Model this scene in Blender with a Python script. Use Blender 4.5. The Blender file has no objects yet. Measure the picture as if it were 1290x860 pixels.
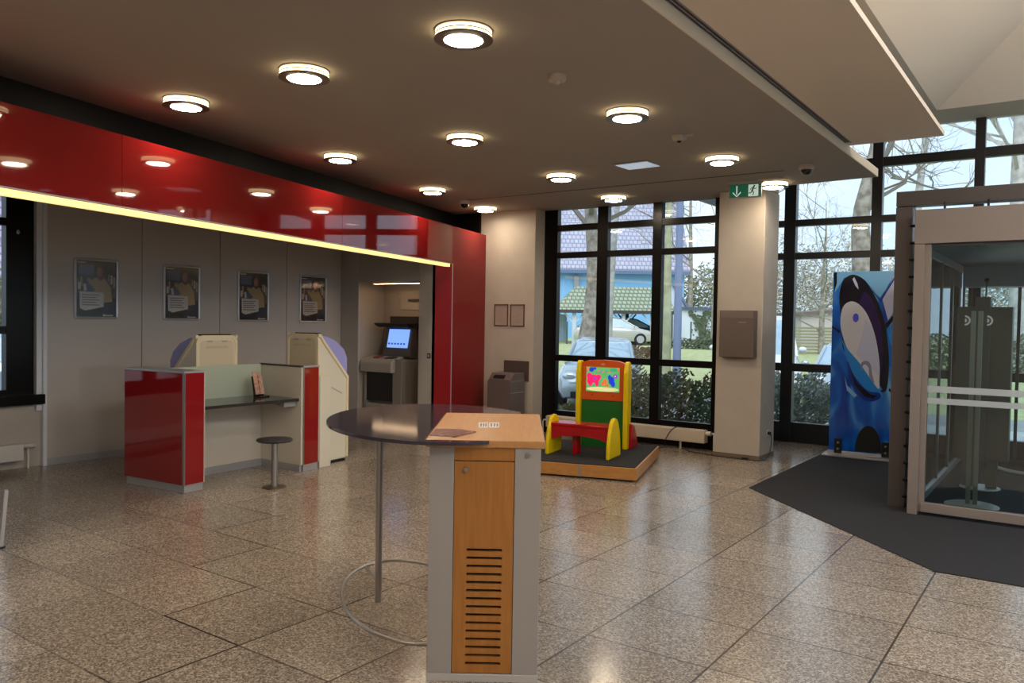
import bpy, bmesh, math, random
from mathutils import Vector, Matrix
S = bpy.context.scene
COL = S.collection
PI = math.pi
random.seed(7)
# ------------------------------------------------------------------ camera model (frame 1290x860)
FP = 1008.7; YAW = -0.617; PITCH = 0.0265; ROLL = -0.0167; HC = 1.65
def cam_rows():
    cy, sy, cp, sp, cr, sr = math.cos(YAW), math.sin(YAW), math.cos(PITCH), math.sin(PITCH), math.cos(ROLL), math.sin(ROLL)
    F = Vector((sy*cp, cy*cp, -sp)); Rt = Vector((cy, -sy, 0)); D = F.cross(Rt)
    return Rt*cr + D*sr, D*cr - Rt*sr, F
CR, CD, CF = cam_rows()
def at(px, py, d):
    """real-world point at depth d metres in front of the viewpoint"""
    return Vector((0, 0, HC)) + (CR*((px-645)/FP) + CD*((py-430)/FP) + CF)*d
def aty(px, py, y):
    v = CR*((px-645)/FP) + CD*((py-430)/FP) + CF
    return Vector((0, 0, HC)) + v*(y/v.y)
def atx(px, py, x):
    v = CR*((px-645)/FP) + CD*((py-430)/FP) + CF
    return Vector((0, 0, HC)) + v*(x/v.x)
cam = bpy.data.cameras.new('camera'); camo = bpy.data.objects.new('camera', cam); COL.objects.link(camo)
cam.sensor_width = 36; cam.lens = 36*FP/1290; cam.clip_start = .05; cam.clip_end = 400
m = Matrix.Identity(4)
for i in range(3):
    m[i][0] = CR[i]; m[i][1] = -CD[i]; m[i][2] = -CF[i]
m[2][3] = HC
camo.matrix_world = m
S.camera = camo

# ------------------------------------------------------------------ materials
def lin(c):
    c = c/255.0
    return c/12.92 if c <= .04045 else ((c+.055)/1.055)**2.4
def C3(r, g, b): return (lin(r), lin(g), lin(b), 1)
MATS = {}
def mat(name, col, rough=.5, metal=0, spec=.5, coat=0, noise=None, bump=0, scale=8, emit=None, es=0, alpha=1):
    if name in MATS: return MATS[name]
    m = bpy.data.materials.new(name); m.use_nodes = True
    nt = m.node_tree; b = nt.nodes['Principled BSDF']
    b.inputs['Base Color'].default_value = C3(*col)
    b.inputs['Roughness'].default_value = rough; b.inputs['Metallic'].default_value = metal
    b.inputs['Specular IOR Level'].default_value = spec
    b.inputs['Coat Weight'].default_value = coat; b.inputs['Coat Roughness'].default_value = .04
    if alpha < 1: b.inputs['Alpha'].default_value = alpha
    if noise or bump:
        tc = nt.nodes.new('ShaderNodeTexCoord'); n = nt.nodes.new('ShaderNodeTexNoise')
        n.inputs['Scale'].default_value = scale; n.inputs['Detail'].default_value = 4
        nt.links.new(tc.outputs['Object'], n.inputs['Vector'])
        if noise:
            r = nt.nodes.new('ShaderNodeValToRGB'); r.color_ramp.elements[0].position = .35; r.color_ramp.elements[1].position = .65
            r.color_ramp.elements[0].color = C3(*col); r.color_ramp.elements[1].color = C3(*noise)
            nt.links.new(n.outputs['Fac'], r.inputs['Fac']); nt.links.new(r.outputs['Color'], b.inputs['Base Color'])
        if bump:
            bp = nt.nodes.new('ShaderNodeBump'); bp.inputs['Strength'].default_value = bump; bp.inputs['Distance'].default_value = .01
            nt.links.new(n.outputs['Fac'], bp.inputs['Height']); nt.links.new(bp.outputs['Normal'], b.inputs['Normal'])
    if emit:
        b.inputs['Emission Color'].default_value = C3(*emit); b.inputs['Emission Strength'].default_value = es
    MATS[name] = m
    return m
def glass_mat(name, tint=(1, 1, 1), refl=.08, rough=.01, ripple=0):
    m = bpy.data.materials.new(name); m.use_nodes = True; nt = m.node_tree
    for n in list(nt.nodes): nt.nodes.remove(n)
    o = nt.nodes.new('ShaderNodeOutputMaterial'); t = nt.nodes.new('ShaderNodeBsdfTransparent'); g = nt.nodes.new('ShaderNodeBsdfGlossy')
    mx = nt.nodes.new('ShaderNodeMixShader'); lw = nt.nodes.new('ShaderNodeFresnel'); lw.inputs['IOR'].default_value = 1.45
    mu = nt.nodes.new('ShaderNodeMath'); mu.operation = 'MULTIPLY_ADD'; mu.inputs[1].default_value = 1.0; mu.inputs[2].default_value = refl-.04
    t.inputs['Color'].default_value = (*tint, 1); g.inputs['Roughness'].default_value = rough
    nt.links.new(lw.outputs[0], mu.inputs[0]); nt.links.new(mu.outputs[0], mx.inputs[0])
    nt.links.new(t.outputs[0], mx.inputs[1]); nt.links.new(g.outputs[0], mx.inputs[2]); nt.links.new(mx.outputs[0], o.inputs[0])
    MATS[name] = m
    return m
def wood_mat(name, c1, c2, axis='Z', rough=.35, scale=3):
    m = bpy.data.materials.new(name); m.use_nodes = True; nt = m.node_tree; b = nt.nodes['Principled BSDF']
    tc = nt.nodes.new('ShaderNodeTexCoord'); mp = nt.nodes.new('ShaderNodeMapping')
    sc = {'X': (1, 14, 14), 'Y': (14, 1, 14), 'Z': (14, 14, 1)}[axis]; mp.inputs['Scale'].default_value = sc
    n = nt.nodes.new('ShaderNodeTexNoise'); n.inputs['Scale'].default_value = scale; n.inputs['Detail'].default_value = 6; n.inputs['Distortion'].default_value = .6
    r = nt.nodes.new('ShaderNodeValToRGB'); r.color_ramp.elements[0].position = .3; r.color_ramp.elements[1].position = .7
    r.color_ramp.elements[0].color = C3(*c1); r.color_ramp.elements[1].color = C3(*c2)
    nt.links.new(tc.outputs['Object'], mp.inputs[0]); nt.links.new(mp.outputs[0], n.inputs['Vector']); nt.links.new(n.outputs['Fac'], r.inputs['Fac'])
    nt.links.new(r.outputs['Color'], b.inputs['Base Color']); b.inputs['Roughness'].default_value = rough
    MATS[name] = m
    return m
def tile_roof_mat(name, c1, c2, cm, bw=.3, rh=.3, rot=(0, 0, 0)):
    m = bpy.data.materials.new(name); m.use_nodes = True; nt = m.node_tree; b = nt.nodes['Principled BSDF']
    uv = nt.nodes.new('ShaderNodeUVMap'); br = nt.nodes.new('ShaderNodeTexBrick')
    br.inputs['Color1'].default_value = C3(*c1); br.inputs['Color2'].default_value = C3(*c2); br.inputs['Mortar'].default_value = C3(*cm)
    br.inputs['Scale'].default_value = 1; br.inputs['Brick Width'].default_value = bw; br.inputs['Row Height'].default_value = rh; br.inputs['Mortar Size'].default_value = .04
    nt.links.new(uv.outputs[0], br.inputs['Vector']); nt.links.new(br.outputs['Color'], b.inputs['Base Color']); b.inputs['Roughness'].default_value = .8
    MATS[name] = m
    return m
def floor_mat():
    m = bpy.data.materials.new('granite_floor'); m.use_nodes = True; nt = m.node_tree; b = nt.nodes['Principled BSDF']
    N = nt.nodes.new; L = nt.links.new
    def M(op, a, c=None, d=None):
        n = N('ShaderNodeMath'); n.operation = op
        for i, v in enumerate((a, c, d)):
            if v is None: continue
            if isinstance(v, (int, float)): n.inputs[i].default_value = v
            else: L(v, n.inputs[i])
        return n.outputs[0]
    tc = N('ShaderNodeTexCoord'); sp = N('ShaderNodeSeparateXYZ'); L(tc.outputs['Object'], sp.inputs[0])
    gx = M('DIVIDE', M('SUBTRACT', sp.outputs[0], -.75), .6605)
    gy = M('DIVIDE', M('SUBTRACT', sp.outputs[1], 1.86), .598)
    rx = M('ROUND', gx); ry = M('ROUND', gy)
    dx = M('MULTIPLY', M('ABSOLUTE', M('SUBTRACT', gx, rx)), .6605)
    dy = M('MULTIPLY', M('ABSOLUTE', M('SUBTRACT', gy, ry)), .598)
    jx = M('LESS_THAN', dx, .0055); jy = M('LESS_THAN', dy, .0055)
    fx = M('FLOOR', gx); fy = M('FLOOR', gy)
    # the staircase of darker, re-pointed joints on the left
    sx = M('COMPARE', M('ADD', rx, fy), -4, .5)      # joint running along Y
    sy = M('COMPARE', M('ADD', fx, ry), -4, .5)      # joint running along X
    right = M('GREATER_THAN', rx, -4.5)
    wx = M('MAXIMUM', M('MULTIPLY', right, .85), M('MAXIMUM', sx, .3))
    wy = M('MAXIMUM', M('MULTIPLY', M('MULTIPLY', sy, M('LESS_THAN', fx, -3.5)), 1.0), M('MULTIPLY_ADD', right, .3, .42))
    jm = M('MAXIMUM', M('MULTIPLY', jx, wx), M('MULTIPLY', jy, wy))
    # speckle
    v = N('ShaderNodeTexVoronoi'); v.inputs['Scale'].default_value = 120; L(tc.outputs['Object'], v.inputs['Vector'])
    n1 = N('ShaderNodeTexNoise'); n1.inputs['Scale'].default_value = 42; n1.inputs['Detail'].default_value = 5; n1.inputs['Roughness'].default_value = .75
    L(tc.outputs['Object'], n1.inputs['Vector'])
    sep = N('ShaderNodeSeparateColor'); L(v.outputs['Color'], sep.inputs[0])
    f = M('ADD', M('MULTIPLY', sep.outputs[0], .5), M('MULTIPLY', n1.outputs['Fac'], .5))
    r = N('ShaderNodeValToRGB'); e = r.color_ramp.elements
    e[0].position = .26; e[0].color = C3(108, 96, 86); e[1].position = .76; e[1].color = C3(194, 184, 172)
    x = r.color_ramp.elements.new(.46); x.color = C3(142, 129, 116)
    x = r.color_ramp.elements.new(.6); x.color = C3(164, 151, 137)
    L(f, r.inputs['Fac'])
    # tile to tile tint
    cmb = N('ShaderNodeCombineXYZ'); L(fx, cmb.inputs[0]); L(fy, cmb.inputs[1])
    wn = N('ShaderNodeTexWhiteNoise'); wn.noise_dimensions = '3D'; L(cmb.outputs[0], wn.inputs['Vector'])
    tint = M('MULTIPLY_ADD', wn.outputs['Value'], .22, .90)
    hs = N('ShaderNodeHueSaturation'); L(r.outputs['Color'], hs.inputs['Color']); L(tint, hs.inputs['Value'])
    mx = N('ShaderNodeMixRGB'); L(jm, mx.inputs[0]); L(hs.outputs[0], mx.inputs[1]); mx.inputs[2].default_value = C3(40, 33, 28)
    L(mx.outputs[0], b.inputs['Base Color'])
    L(M('MULTIPLY_ADD', wn.outputs['Value'], .06, .17), b.inputs['Roughness'])
    b.inputs['Specular IOR Level'].default_value = .75
    MATS['granite_floor'] = m
    return m
FLOOR = floor_mat()
GREY = mat('grey_laminate', (192, 185, 180), .4)
GREY2 = mat('grey_laminate_side', (180, 174, 168), .45)
BEIGE = mat('beige_plaster', (192, 183, 172), .75, noise=(187, 178, 167), scale=5)
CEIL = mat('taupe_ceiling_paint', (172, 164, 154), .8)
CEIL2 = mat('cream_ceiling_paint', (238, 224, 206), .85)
FASC = mat('cream_fascia_paint', (244, 230, 206), .8)
BLACKP = mat('black_bulkhead_paint', (11, 10, 10), .6, spec=.2)
RED = mat('red_gloss_panel', (122, 22, 22), .03, spec=.6, coat=.2)
SEAM = mat('dark_seam', (40, 36, 34), .7)
BLK = mat('black_window_profile', (9, 8, 8), .3, spec=.25)
ALU = mat('brushed_aluminium', (188, 188, 192), .35, metal=.4)
ALUP = mat('silver_paint', (170, 170, 174), .4, metal=.15)
STEEL = mat('stainless_steel', (178, 174, 170), .32, metal=.9)
GLASS = glass_mat('window_glass', (.96, .98, .98), .05)
GLASSG = glass_mat('greenish_glass', (.87, .95, .96), .08)
WHITE = mat('white_enamel', (218, 214, 206), .35)
GOLD = mat('warm_led_strip', (255, 225, 150), .4, emit=(255, 220, 142), es=1.15)
LENS = mat('lamp_lens', (255, 250, 235), .4, emit=(255, 235, 205), es=88)
RINGL = mat('lamp_glow_ring', (255, 240, 205), .4, emit=(255, 226, 172), es=5.0)
LMET = mat('lamp_satin_metal', (120, 108, 98), .35, metal=.6)
BLACK = mat('black_plastic', (16, 16, 17), .4)
MAT_ = mat('anthracite_entrance_carpet', (38, 38, 43), .95, noise=(28, 28, 32), scale=140, bump=.5)

# ------------------------------------------------------------------ mesh builder
class MB:
    def __init__(s, off=(0, 0, 0)): s.bm = bmesh.new(); s.off = Vector(off); s.uv = None
    def _f(s, vs, mi):
        try:
            f = s.bm.faces.new(vs); f.material_index = mi; return f
        except ValueError: return None
    def box(s, x0, x1, y0, y1, z0, z1, mi=0):
        v = [s.bm.verts.new((x, y, z)) for z in (z0, z1) for x, y in ((x0, y0), (x1, y0), (x1, y1), (x0, y1))]
        for q in ((3, 2, 1, 0), (4, 5, 6, 7), (0, 1, 5, 4), (1, 2, 6, 5), (2, 3, 7, 6), (3, 0, 4, 7)): s._f([v[i] for i in q], mi)
        return s
    def slab(s, a, b, t, z0, z1, mi=0):
        """vertical slab between plan points a-b, thickness t to the left of a->b"""
        a = Vector(a[:2]); b = Vector(b[:2]); d = (b-a).normalized(); n = Vector((-d.y, d.x))*t
        return s.prism([a, b, b+n, a+n], z0, z1, mi)
    def prism(s, poly, z0, z1, mi=0):
        return s.ext([(p[0], p[1], z0) for p in poly], (0, 0, z1-z0), mi)
    def ext(s, pts, vec, mi=0, mi_cap=None):
        vec = Vector(vec); a = [s.bm.verts.new(p) for p in pts]; b = [s.bm.verts.new(Vector(p)+vec) for p in pts]
        n = len(a); c = mi if mi_cap is None else mi_cap
        s._f(list(reversed(a)), c); s._f(b, c)
        for i in range(n): s._f([a[i], a[(i+1) % n], b[(i+1) % n], b[i]], mi)
        return s
    def cyl(s, p0, p1, r0, r1=None, n=20, mi=0, cap=True):
        r1 = r0 if r1 is None else r1; p0 = Vector(p0); p1 = Vector(p1); d = (p1-p0).normalized()
        u = d.orthogonal().normalized(); w = d.cross(u)
        a = [s.bm.verts.new(p0+(u*math.cos(t)+w*math.sin(t))*r0) for t in [2*PI*i/n for i in range(n)]]
        b = [s.bm.verts.new(p1+(u*math.cos(t)+w*math.sin(t))*r1) for t in [2*PI*i/n for i in range(n)]]
        for i in range(n): s._f([a[i], a[(i+1) % n], b[(i+1) % n], b[i]], mi)
        if cap: s._f(list(reversed(a)), mi); s._f(b, mi)
        return s
    def lathe(s, prof, c=(0, 0, 0), n=32, mi=0, arc=None):
        rings = []
        for r, z in prof:
            if r < 1e-6: rings.append([s.bm.verts.new((c[0], c[1], c[2]+z))])
            else: rings.append([s.bm.verts.new((c[0]+r*math.cos(2*PI*i/n), c[1]+r*math.sin(2*PI*i/n), c[2]+z)) for i in range(n)])
        for A, B in zip(rings, rings[1:]):
            for i in range(n):
                j = (i+1) % n
                if len(A) == 1 and len(B) == 1: continue
                if len(A) == 1: s._f([A[0], B[j], B[i]], mi)
                elif len(B) == 1: s._f([A[i], A[j], B[0]], mi)
                else: s._f([A[i], A[j], B[j], B[i]], mi)
        return s
    def tube(s, pts, r, n=8, mi=0, closed=False, r2=None, cap=True):
        pts = [Vector(p) for p in pts]; k = len(pts); rings = []; u = None
        for i, p in enumerate(pts):
            if closed: d = (pts[(i+1) % k]-pts[i-1]).normalized()
            else: d = (pts[min(i+1, k-1)]-pts[max(i-1, 0)]).normalized()
            if u is None: u = d.orthogonal().normalized()
            else: u = (u - d*u.dot(d)).normalized()
            w = d.cross(u); rr = r if r2 is None else r+(r2-r)*i/max(1, k-1)
            rings.append([s.bm.verts.new(p+(u*math.cos(2*PI*j/n)+w*math.sin(2*PI*j/n))*rr) for j in range(n)])
        for i in range(k if closed else k-1):
            A = rings[i]; B = rings[(i+1) % k]
            for j in range(n): s._f([A[j], A[(j+1) % n], B[(j+1) % n], B[j]], mi)
        if not closed and cap: s._f(list(reversed(rings[0])), mi); s._f(rings[-1], mi)
        return s
    def ball(s, c, r, mi=0, n=16, sc=(1, 1, 1)):
        c = Vector(c); m = n//2; prev = None
        for i in range(m+1):
            t = PI*i/m; z = math.cos(t)*r*sc[2]; rr = math.sin(t)*r
            ring = [s.bm.verts.new(c+Vector((0, 0, z)))] if i in (0, m) else [s.bm.verts.new(c+Vector((rr*sc[0]*math.cos(2*PI*j/n), rr*sc[1]*math.sin(2*PI*j/n), z))) for j in range(n)]
            if prev:
                for j in range(n):
                    k = (j+1) % n
                    if len(prev) == 1: s._f([prev[0], ring[j], ring[k]], mi)
                    elif len(ring) == 1: s._f([prev[k], prev[j], ring[0]], mi)
                    else: s._f([prev[k], prev[j], ring[j], ring[k]], mi)
            prev = ring
        return s
    def face(s, pts, mi=0): return s._f([s.bm.verts.new(p) for p in pts], mi)
    def build(s, name, mats, parent=None, bevel=0, smooth=False, recalc=True, uv=None, seg=2):
        if s.off.length: bmesh.ops.translate(s.bm, verts=s.bm.verts, vec=-s.off)
        if recalc: bmesh.ops.recalc_face_normals(s.bm, faces=s.bm.faces)
        me = bpy.data.meshes.new(name)
        if uv:
            l = s.bm.loops.layers.uv.new('UVMap')
            for f in s.bm.faces:
                for lp in f.loops: lp[l].uv = uv(lp.vert.co)
        s.bm.to_mesh(me); s.bm.free()
        if not isinstance(mats, (list, tuple)): mats = [mats]
        for mt in mats: me.materials.append(mt)
        if smooth:
            me.polygons.foreach_set('use_smooth', [True]*len(me.polygons)); me.set_sharp_from_angle(angle=.7)
        o = bpy.data.objects.new(name, me); COL.objects.link(o)
        if parent: o.parent = parent
        if bevel:
            b = o.modifiers.new('bevel', 'BEVEL'); b.width = bevel; b.segments = seg; b.limit_method = 'ANGLE'; b.angle_limit = .6
        return o
def root(name, label, cat, loc, rz=0, group=None):
    o = bpy.data.objects.new(name, None); COL.objects.link(o); o.empty_display_size = .1
    o.location = loc; o.rotation_euler = (0, 0, rz); o['label'] = label; o['category'] = cat
    if group: o['group'] = group
    return o
def tag(o, label, cat, group=None, kind=None):
    o['label'] = label; o['category'] = cat
    if group: o['group'] = group
    if kind: o['kind'] = kind
    return o
def sroot(name, loc=(0, 0, 0)):
    o = bpy.data.objects.new(name, None); COL.objects.link(o); o.location = loc; o['kind'] = 'structure'; return o
def struct(o): o['kind'] = 'structure'; return o
def copy_tree(o, parent=None):
    c = o.copy(); COL.objects.link(c); c.parent = parent
    if parent: c.matrix_parent_inverse = o.matrix_parent_inverse
    for ch in [x for x in ALLCH(o)]: copy_tree(ch, c)
    return c
def ALLCH(o): return [x for x in COL.objects if x.parent == o]

# ================================================================== SETTING
ZC = 3.28
struct(MB().prism([(-9.3, -4), (4.2, -4), (4.2, 11.5), (-3.72, 11.5), (-3.72, 10.08), (-9.3, 10.08)], -.12, 0).build('floor', FLOOR))
# low taupe ceiling slab
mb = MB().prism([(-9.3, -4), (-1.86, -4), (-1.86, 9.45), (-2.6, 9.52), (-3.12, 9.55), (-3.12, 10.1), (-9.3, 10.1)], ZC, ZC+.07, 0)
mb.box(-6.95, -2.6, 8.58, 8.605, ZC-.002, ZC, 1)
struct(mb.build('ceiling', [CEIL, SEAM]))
struct(MB().box(-1.8595, -1.848, -4, 9.45, ZC-.001, ZC+.085).build('trim_1', FASC))
# upper cream ceiling panel beside the slab
struct(MB().box(-1.79, -1.04, -4, 8.08, 3.36, 3.40).box(-1.848, -1.79, 7.95, 8.08, 3.36, 3.40).build('ceiling_panel', CEIL2))
v = root('slot_air_vent', 'long black slotted air vent beside the cream ceiling edge', 'air vent', (-1.84, 4, 3.36))
MB((-1.84, 4, 3.36)).box(-1.848, -1.79, -4, 7.95, 3.372, 3.40).build('duct', BLACK, v)
VG = mat('vent_grille_grey', (150, 142, 146), .5)
for a_, b_ in ((-1.848, -1.843), (-1.828, -1.820), (-1.803, -1.791)): MB((-1.84, 4, 3.36)).box(a_, b_, -4, 7.95, 3.360, 3.373).build('grille_bar', VG, v)
# high soffit and hipped roof light of the entrance hall
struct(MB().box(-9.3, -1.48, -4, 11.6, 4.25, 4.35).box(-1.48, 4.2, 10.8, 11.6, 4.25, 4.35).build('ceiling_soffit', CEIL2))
s = .66; t = 2.2
p = [(-1.48, -4, 4.25), (-1.48, 10.8, 4.25), (4.2, 10.8, 4.25)]
mb = MB()
mb.ext([(-1.48, -4, 4.25), (-1.48, 10.8, 4.25), (-1.48+t, 10.8-t, 4.25+t*s), (-1.48+t, -4, 4.25+t*s)], (0, 0, .06))
mb.ext([(-1.48, 10.8, 4.25), (4.2, 10.8, 4.25), (4.2, 10.8-t, 4.25+t*s), (-1.48+t, 10.8-t, 4.25+t*s)], (0, 0, .06))
struct(mb.build('ceiling_slope', CEIL2))
w = sroot('window_4')
mb = MB()
for y in range(-4, 9, 2): mb.box(-1.48+t, 4.2, y, y+.08, 5.70, 5.8)
mb.box(-1.48+t, -1.48+t+.1, -4, 8.6, 5.7, 5.8); mb.box(2.4, 2.48, -4, 8.6, 5.7, 5.8)
mb.build('window_frame', BLK, w)
MB().box(-1.48+t, 4.2, -4, 8.6, 5.74, 5.75).build('pane', GLASS, w)
# walls not in view that close the room
struct(MB().box(-9.3, 4.2, -4.1, -4, 0, 5.8).build('wall_near', BEIGE))
struct(MB().box(4.2, 4.3, -4, 11.5, 0, .5).box(4.2, 4.3, -4, 11.5, 4.2, 5.8).build('wall_right', BEIGE))
w = sroot('window_5'); mb = MB()
for y in (-4, -2, 0, 2, 4, 6, 8, 10, 11.4): mb.box(4.2, 4.28, y, y+.1, .5, 4.2)
for z in (.5, 1.1, 2.6, 3.15, 4.1): mb.box(4.2, 4.28, -4, 11.5, z, z+.09)
mb.build('window_frame', BLK, w); MB().box(4.23, 4.24, -4, 11.5, .5, 4.2).build('pane', GLASS, w)

# left wall: grey panels (X=-9.07)
mb = MB().box(-9.3, -9.085, 4.10, 8.9, 0, ZC, 1)
ys = [4.125, 5.20, 6.252, 7.317, 8.33]
for a, b in zip(ys, ys[1:]): mb.box(-9.085, -9.07, a+.004, b-.004, .07, ZC, 0)
struct(mb.build('wall_left', [GREY, SEAM]))
struct(MB().box(-9.085, -9.066, 4.13, 8.33, 0, .075).build('baseboard_left', ALUP))
struct(MB().box(-9.3, -9.05, 4.085, 4.125, 0, ZC).box(-9.3, -9.08, 4.03, 4.085, .6, ZC).build('trim_2', mat('light_grey_trim', (222, 226, 232), .4)))
# window wall on the far left
mb = MB().box(-9.3, -9.12, -4, 4.085, 0, .66)
mb.box(-9.3, -9.12, -4, -.5, .66, ZC)
struct(mb.build('wall_left_window', BEIGE))
w = sroot('window_2', (-9.2, 2, .66)); mb = MB((-9.2, 2, .66))
for y0, y1 in ((3.76, 4.03), (2.35, 2.47), (1.0, 1.12), (-.5, -.35)): mb.box(-9.26, -9.14, y0, y1, .74, ZC)
for z0, z1 in ((.74, .83), (1.42, 1.5), (2.55, 2.63), (3.1, ZC)): mb.box(-9.25, -9.15, -.5, 4.03, z0, z1)
mb.build('window_frame', BLK, w, bevel=.004)
MB((-9.2, 2, .66)).box(-9.3, -9.03, -.5, 4.10, .67, .775).build('window_sill', BLK, w, bevel=.005)
MB((-9.2, 2, .66)).box(-9.205, -9.2, -.5, 3.9, .8, ZC).build('pane', GLASS, w)
MB((-9.2, 2, .66)).ball((-9.13, 3.87, 2.49), .018, sc=(.5, 1, 1.4)).build('latch', STEEL, w, smooth=True)
r = root('radiator', 'low white radiator below the far left window', 'radiator', (-9.0, 2.5, 0))
mb = MB((-9.0, 2.5, 0)); mb.box(-9.09, -8.97, .6, 3.86, .10, .27); mb.build('panel', WHITE, r, bevel=.008)
mb = MB((-9.0, 2.5, 0)); mb.cyl((-9.02, 3.86, .24), (-9.02, 3.97, .24), .022); mb.cyl((-9.02, 3.97, .24), (-9.02, 3.99, .24), .028); mb.cyl((-9.04, 3.93, .24), (-9.04, 3.93, 0), .01); mb.build('valve', WHITE, r, smooth=True)
for y in (.9, 2.0, 3.5): MB((-9.0, 2.5, 0)).cyl((-9.03, y, .11), (-9.03, y, 0), .012).build('foot', WHITE, r, smooth=True)

# far grey wall with the machine niche (Y=8.33)
mb = MB()
mb.box(-9.07, -8.70, 8.33, 8.37, 0, 2.9, 0); mb.box(-8.696, -7.507, 8.33, 8.37, 2.172, 2.9, 0); mb.box(-7.503, -7.212, 8.33, 8.37, 0, 2.9, 0)
mb.box(-8.70, -8.696, 8.333, 8.37, 2.172, 2.9, 1); mb.box(-7.507, -7.503, 8.333, 8.37, 2.172, 2.9, 1)
mb.box(-9.07, -8.70, 8.37, 8.9, 0, 2.9, 2)
mb.box(-8.70, -7.26, 8.86, 8.9, 0, 2.25, 2)          # niche back
mb.box(-8.70, -7.2, 8.37, 8.86, 2.172, 2.22, 2)     # niche top
mb.box(-7.3, -7.25, 8.37, 8.86, 0, 2.172, 2)
struct(mb.build('wall_far', [GREY2, SEAM, mat('niche_beige', (178, 166, 152), .6)]))
l = root('niche_strip_light', 'thin warm strip light on the cash machine niche ceiling', 'light', (-7.95, 8.5, 2.17))
MB((-7.95, 8.5, 2.17)).box(-8.5, -7.35, 8.42, 8.47, 2.150, 2.171).build('housing', ALUP, l)
MB((-7.95, 8.5, 2.17)).box(-8.48, -7.37, 8.425, 8.465, 2.146, 2.150).build('diffuser', mat('niche_led', (255, 240, 220), .4, emit=(255, 214, 170), es=14), l)

# red portal: fascia + right pier
r1 = Vector((-5.441, 2.203)); r2 = Vector((-7.443, 9.792)); rd = (r2-r1).normalized(); rn = Vector((-rd.y, rd.x))
A = r1 + rd*(-5.2); Bp = r1 + rd*6.60   # pier edge at Y~8.58
def along(y): return r1 + rd*((y-r1.y)/rd.y)
mb = MB(); ysm = [-2.83, .9, 3.1, 5.9, 8.58]
for a, b in zip(ysm, ysm[1:]):
    P, Q = along(a)+rd*.002, along(b)-rd*.002
    mb.prism([P, Q, Q+rn*.3, P+rn*.3], 2.425, 2.94, 0)
struct(mb.build('wall_red_fascia', RED))
struct(MB().slab(along(-2.83)+rn*.01, along(8.56)+rn*.01, .28, 2.415, 2.93).slab(along(-2.83), along(8.56), .02, 2.418, 2.427).build('trim_3', ALUP))
l = root('fascia_light_strip', 'long warm yellow light strip under the red fascia', 'light strip', (*(along(3)), 2.4))
MB((*(along(3)), 2.4)).slab(along(-2.8)+rn*.012, along(8.53)+rn*.012, .05, 2.373, 2.415).build('diffuser', GOLD, l)
P = along(8.58); Q = along(9.75); RED2 = mat('red_satin_panel', (132, 28, 30), .22, spec=.15)
mb = MB().prism([(-7.212, 8.33), P, Q, Q+rn*.2, (-7.29, 8.9), (-7.26, 8.33)], 0, 2.94, 0)
struct(mb.build('wall_red_pier', RED2))
struct(MB().prism([P-rn*.004, P+rd*.022-rn*.004, P+rd*.022+rn*.01, P+rn*.01], 0, 2.42).build('trim_4', ALU))
# black bulkhead set back above the red
k1 = Vector((-6.14, 2.486)); k2 = Vector((-8.011, 9.76)); kd = (k2-k1).normalized()
struct(MB().slab(k1-kd*5.4, k2, .1, 2.9, ZC).box(-8.1, -7.53, 9.70, 9.76, 2.85, ZC).slab(k1-kd*5.4-Vector((-.0, 0)), k2, -.5, 2.90, 2.915).build('wall_black_bulkhead', BLACKP))
# far wall beside window 1 and pillar
mb = MB().prism([(-8.2, 9.75), (-6.53, 9.75), (-6.53, 10.08), (-8.2, 10.08)], 0, ZC, 0)
struct(mb.build('wall_window_side', BEIGE))
mb = MB().box(-3.70, -3.125, 9.615, 10.16, 0, ZC+.0)
struct(mb.build('wall_pillar', BEIGE, bevel=.01))
struct(MB().box(-3.705, -3.12, 9.608, 10.165, 0, .055).build('baseboard_pillar', mat('brown_stone_skirting', (120, 104, 88), .5)))
# window 1
WY = 10.0
def wx(px, py=400): return aty(px, py, WY).x
w = sroot('window_1', (-5, WY, 0)); mb = MB((-5, WY, 0))
fr = [(-6.53, wx(700.5)), (wx(750.5), wx(763.5)), (wx(820), wx(831.5)), (wx(898), -3.68)]
for a, b in fr: mb.box(a, b, WY, WY+.1, 0, ZC)
for z0, z1 in ((2.965, 3.055), (2.57, 2.655), (1.065, 1.155), (.27, .335)): mb.box(-6.53, -3.68, WY+.005, WY+.095, z0, z1)
mb.box(-6.53, -3.68, WY+.01, WY+.09, 0, .27)
mb.build('window_frame', BLK, w, bevel=.004)
MB((-5, WY, 0)).box(-6.5, -3.7, WY+.05, WY+.056, .3, ZC).build('pane', GLASS, w)
# entrance hall window wall
EY = 11.45
w = sroot('window_3', (-2, EY, 0)); mb = MB((-2, EY, 0))
for a, b in ((-4.2, -4.05), (-3.45, -3.29), (-2.31, -2.18), (-1.13, -1.02), (.05, .16), (1.2, 1.31), (2.35, 2.46), (3.5, 3.6), (4.1, 4.2)): mb.box(a, b, EY, EY+.12, 0, 4.27)
for z0, z1 in ((3.76, 3.88), (3.03, 3.12), (2.57, 2.66), (1.0, 1.11), (.2, .28)): mb.box(-4.2, 4.2, EY+.005, EY+.11, z0, z1)
mb.box(-4.2, 4.2, EY+.01, EY+.1, 0, .2)
mb.build('window_frame', mat('dark_bronze_profile', (24, 21, 21), .35), w, bevel=.004)
MB((-2, EY, 0)).box(-4.15, 4.15, EY+.05, EY+.056, .25, 4.25).build('pane', GLASS, w)
struct(MB().box(-4.25, -3.75, 10.1, 11.57, 0, 0.18).box(-4.25, -4.2, 10.1, 11.57, 3.3, 4.27).box(-4.25, -3.7, 10.08, 10.14, ZC, 4.27).build('wall_return', BLK))

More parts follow.
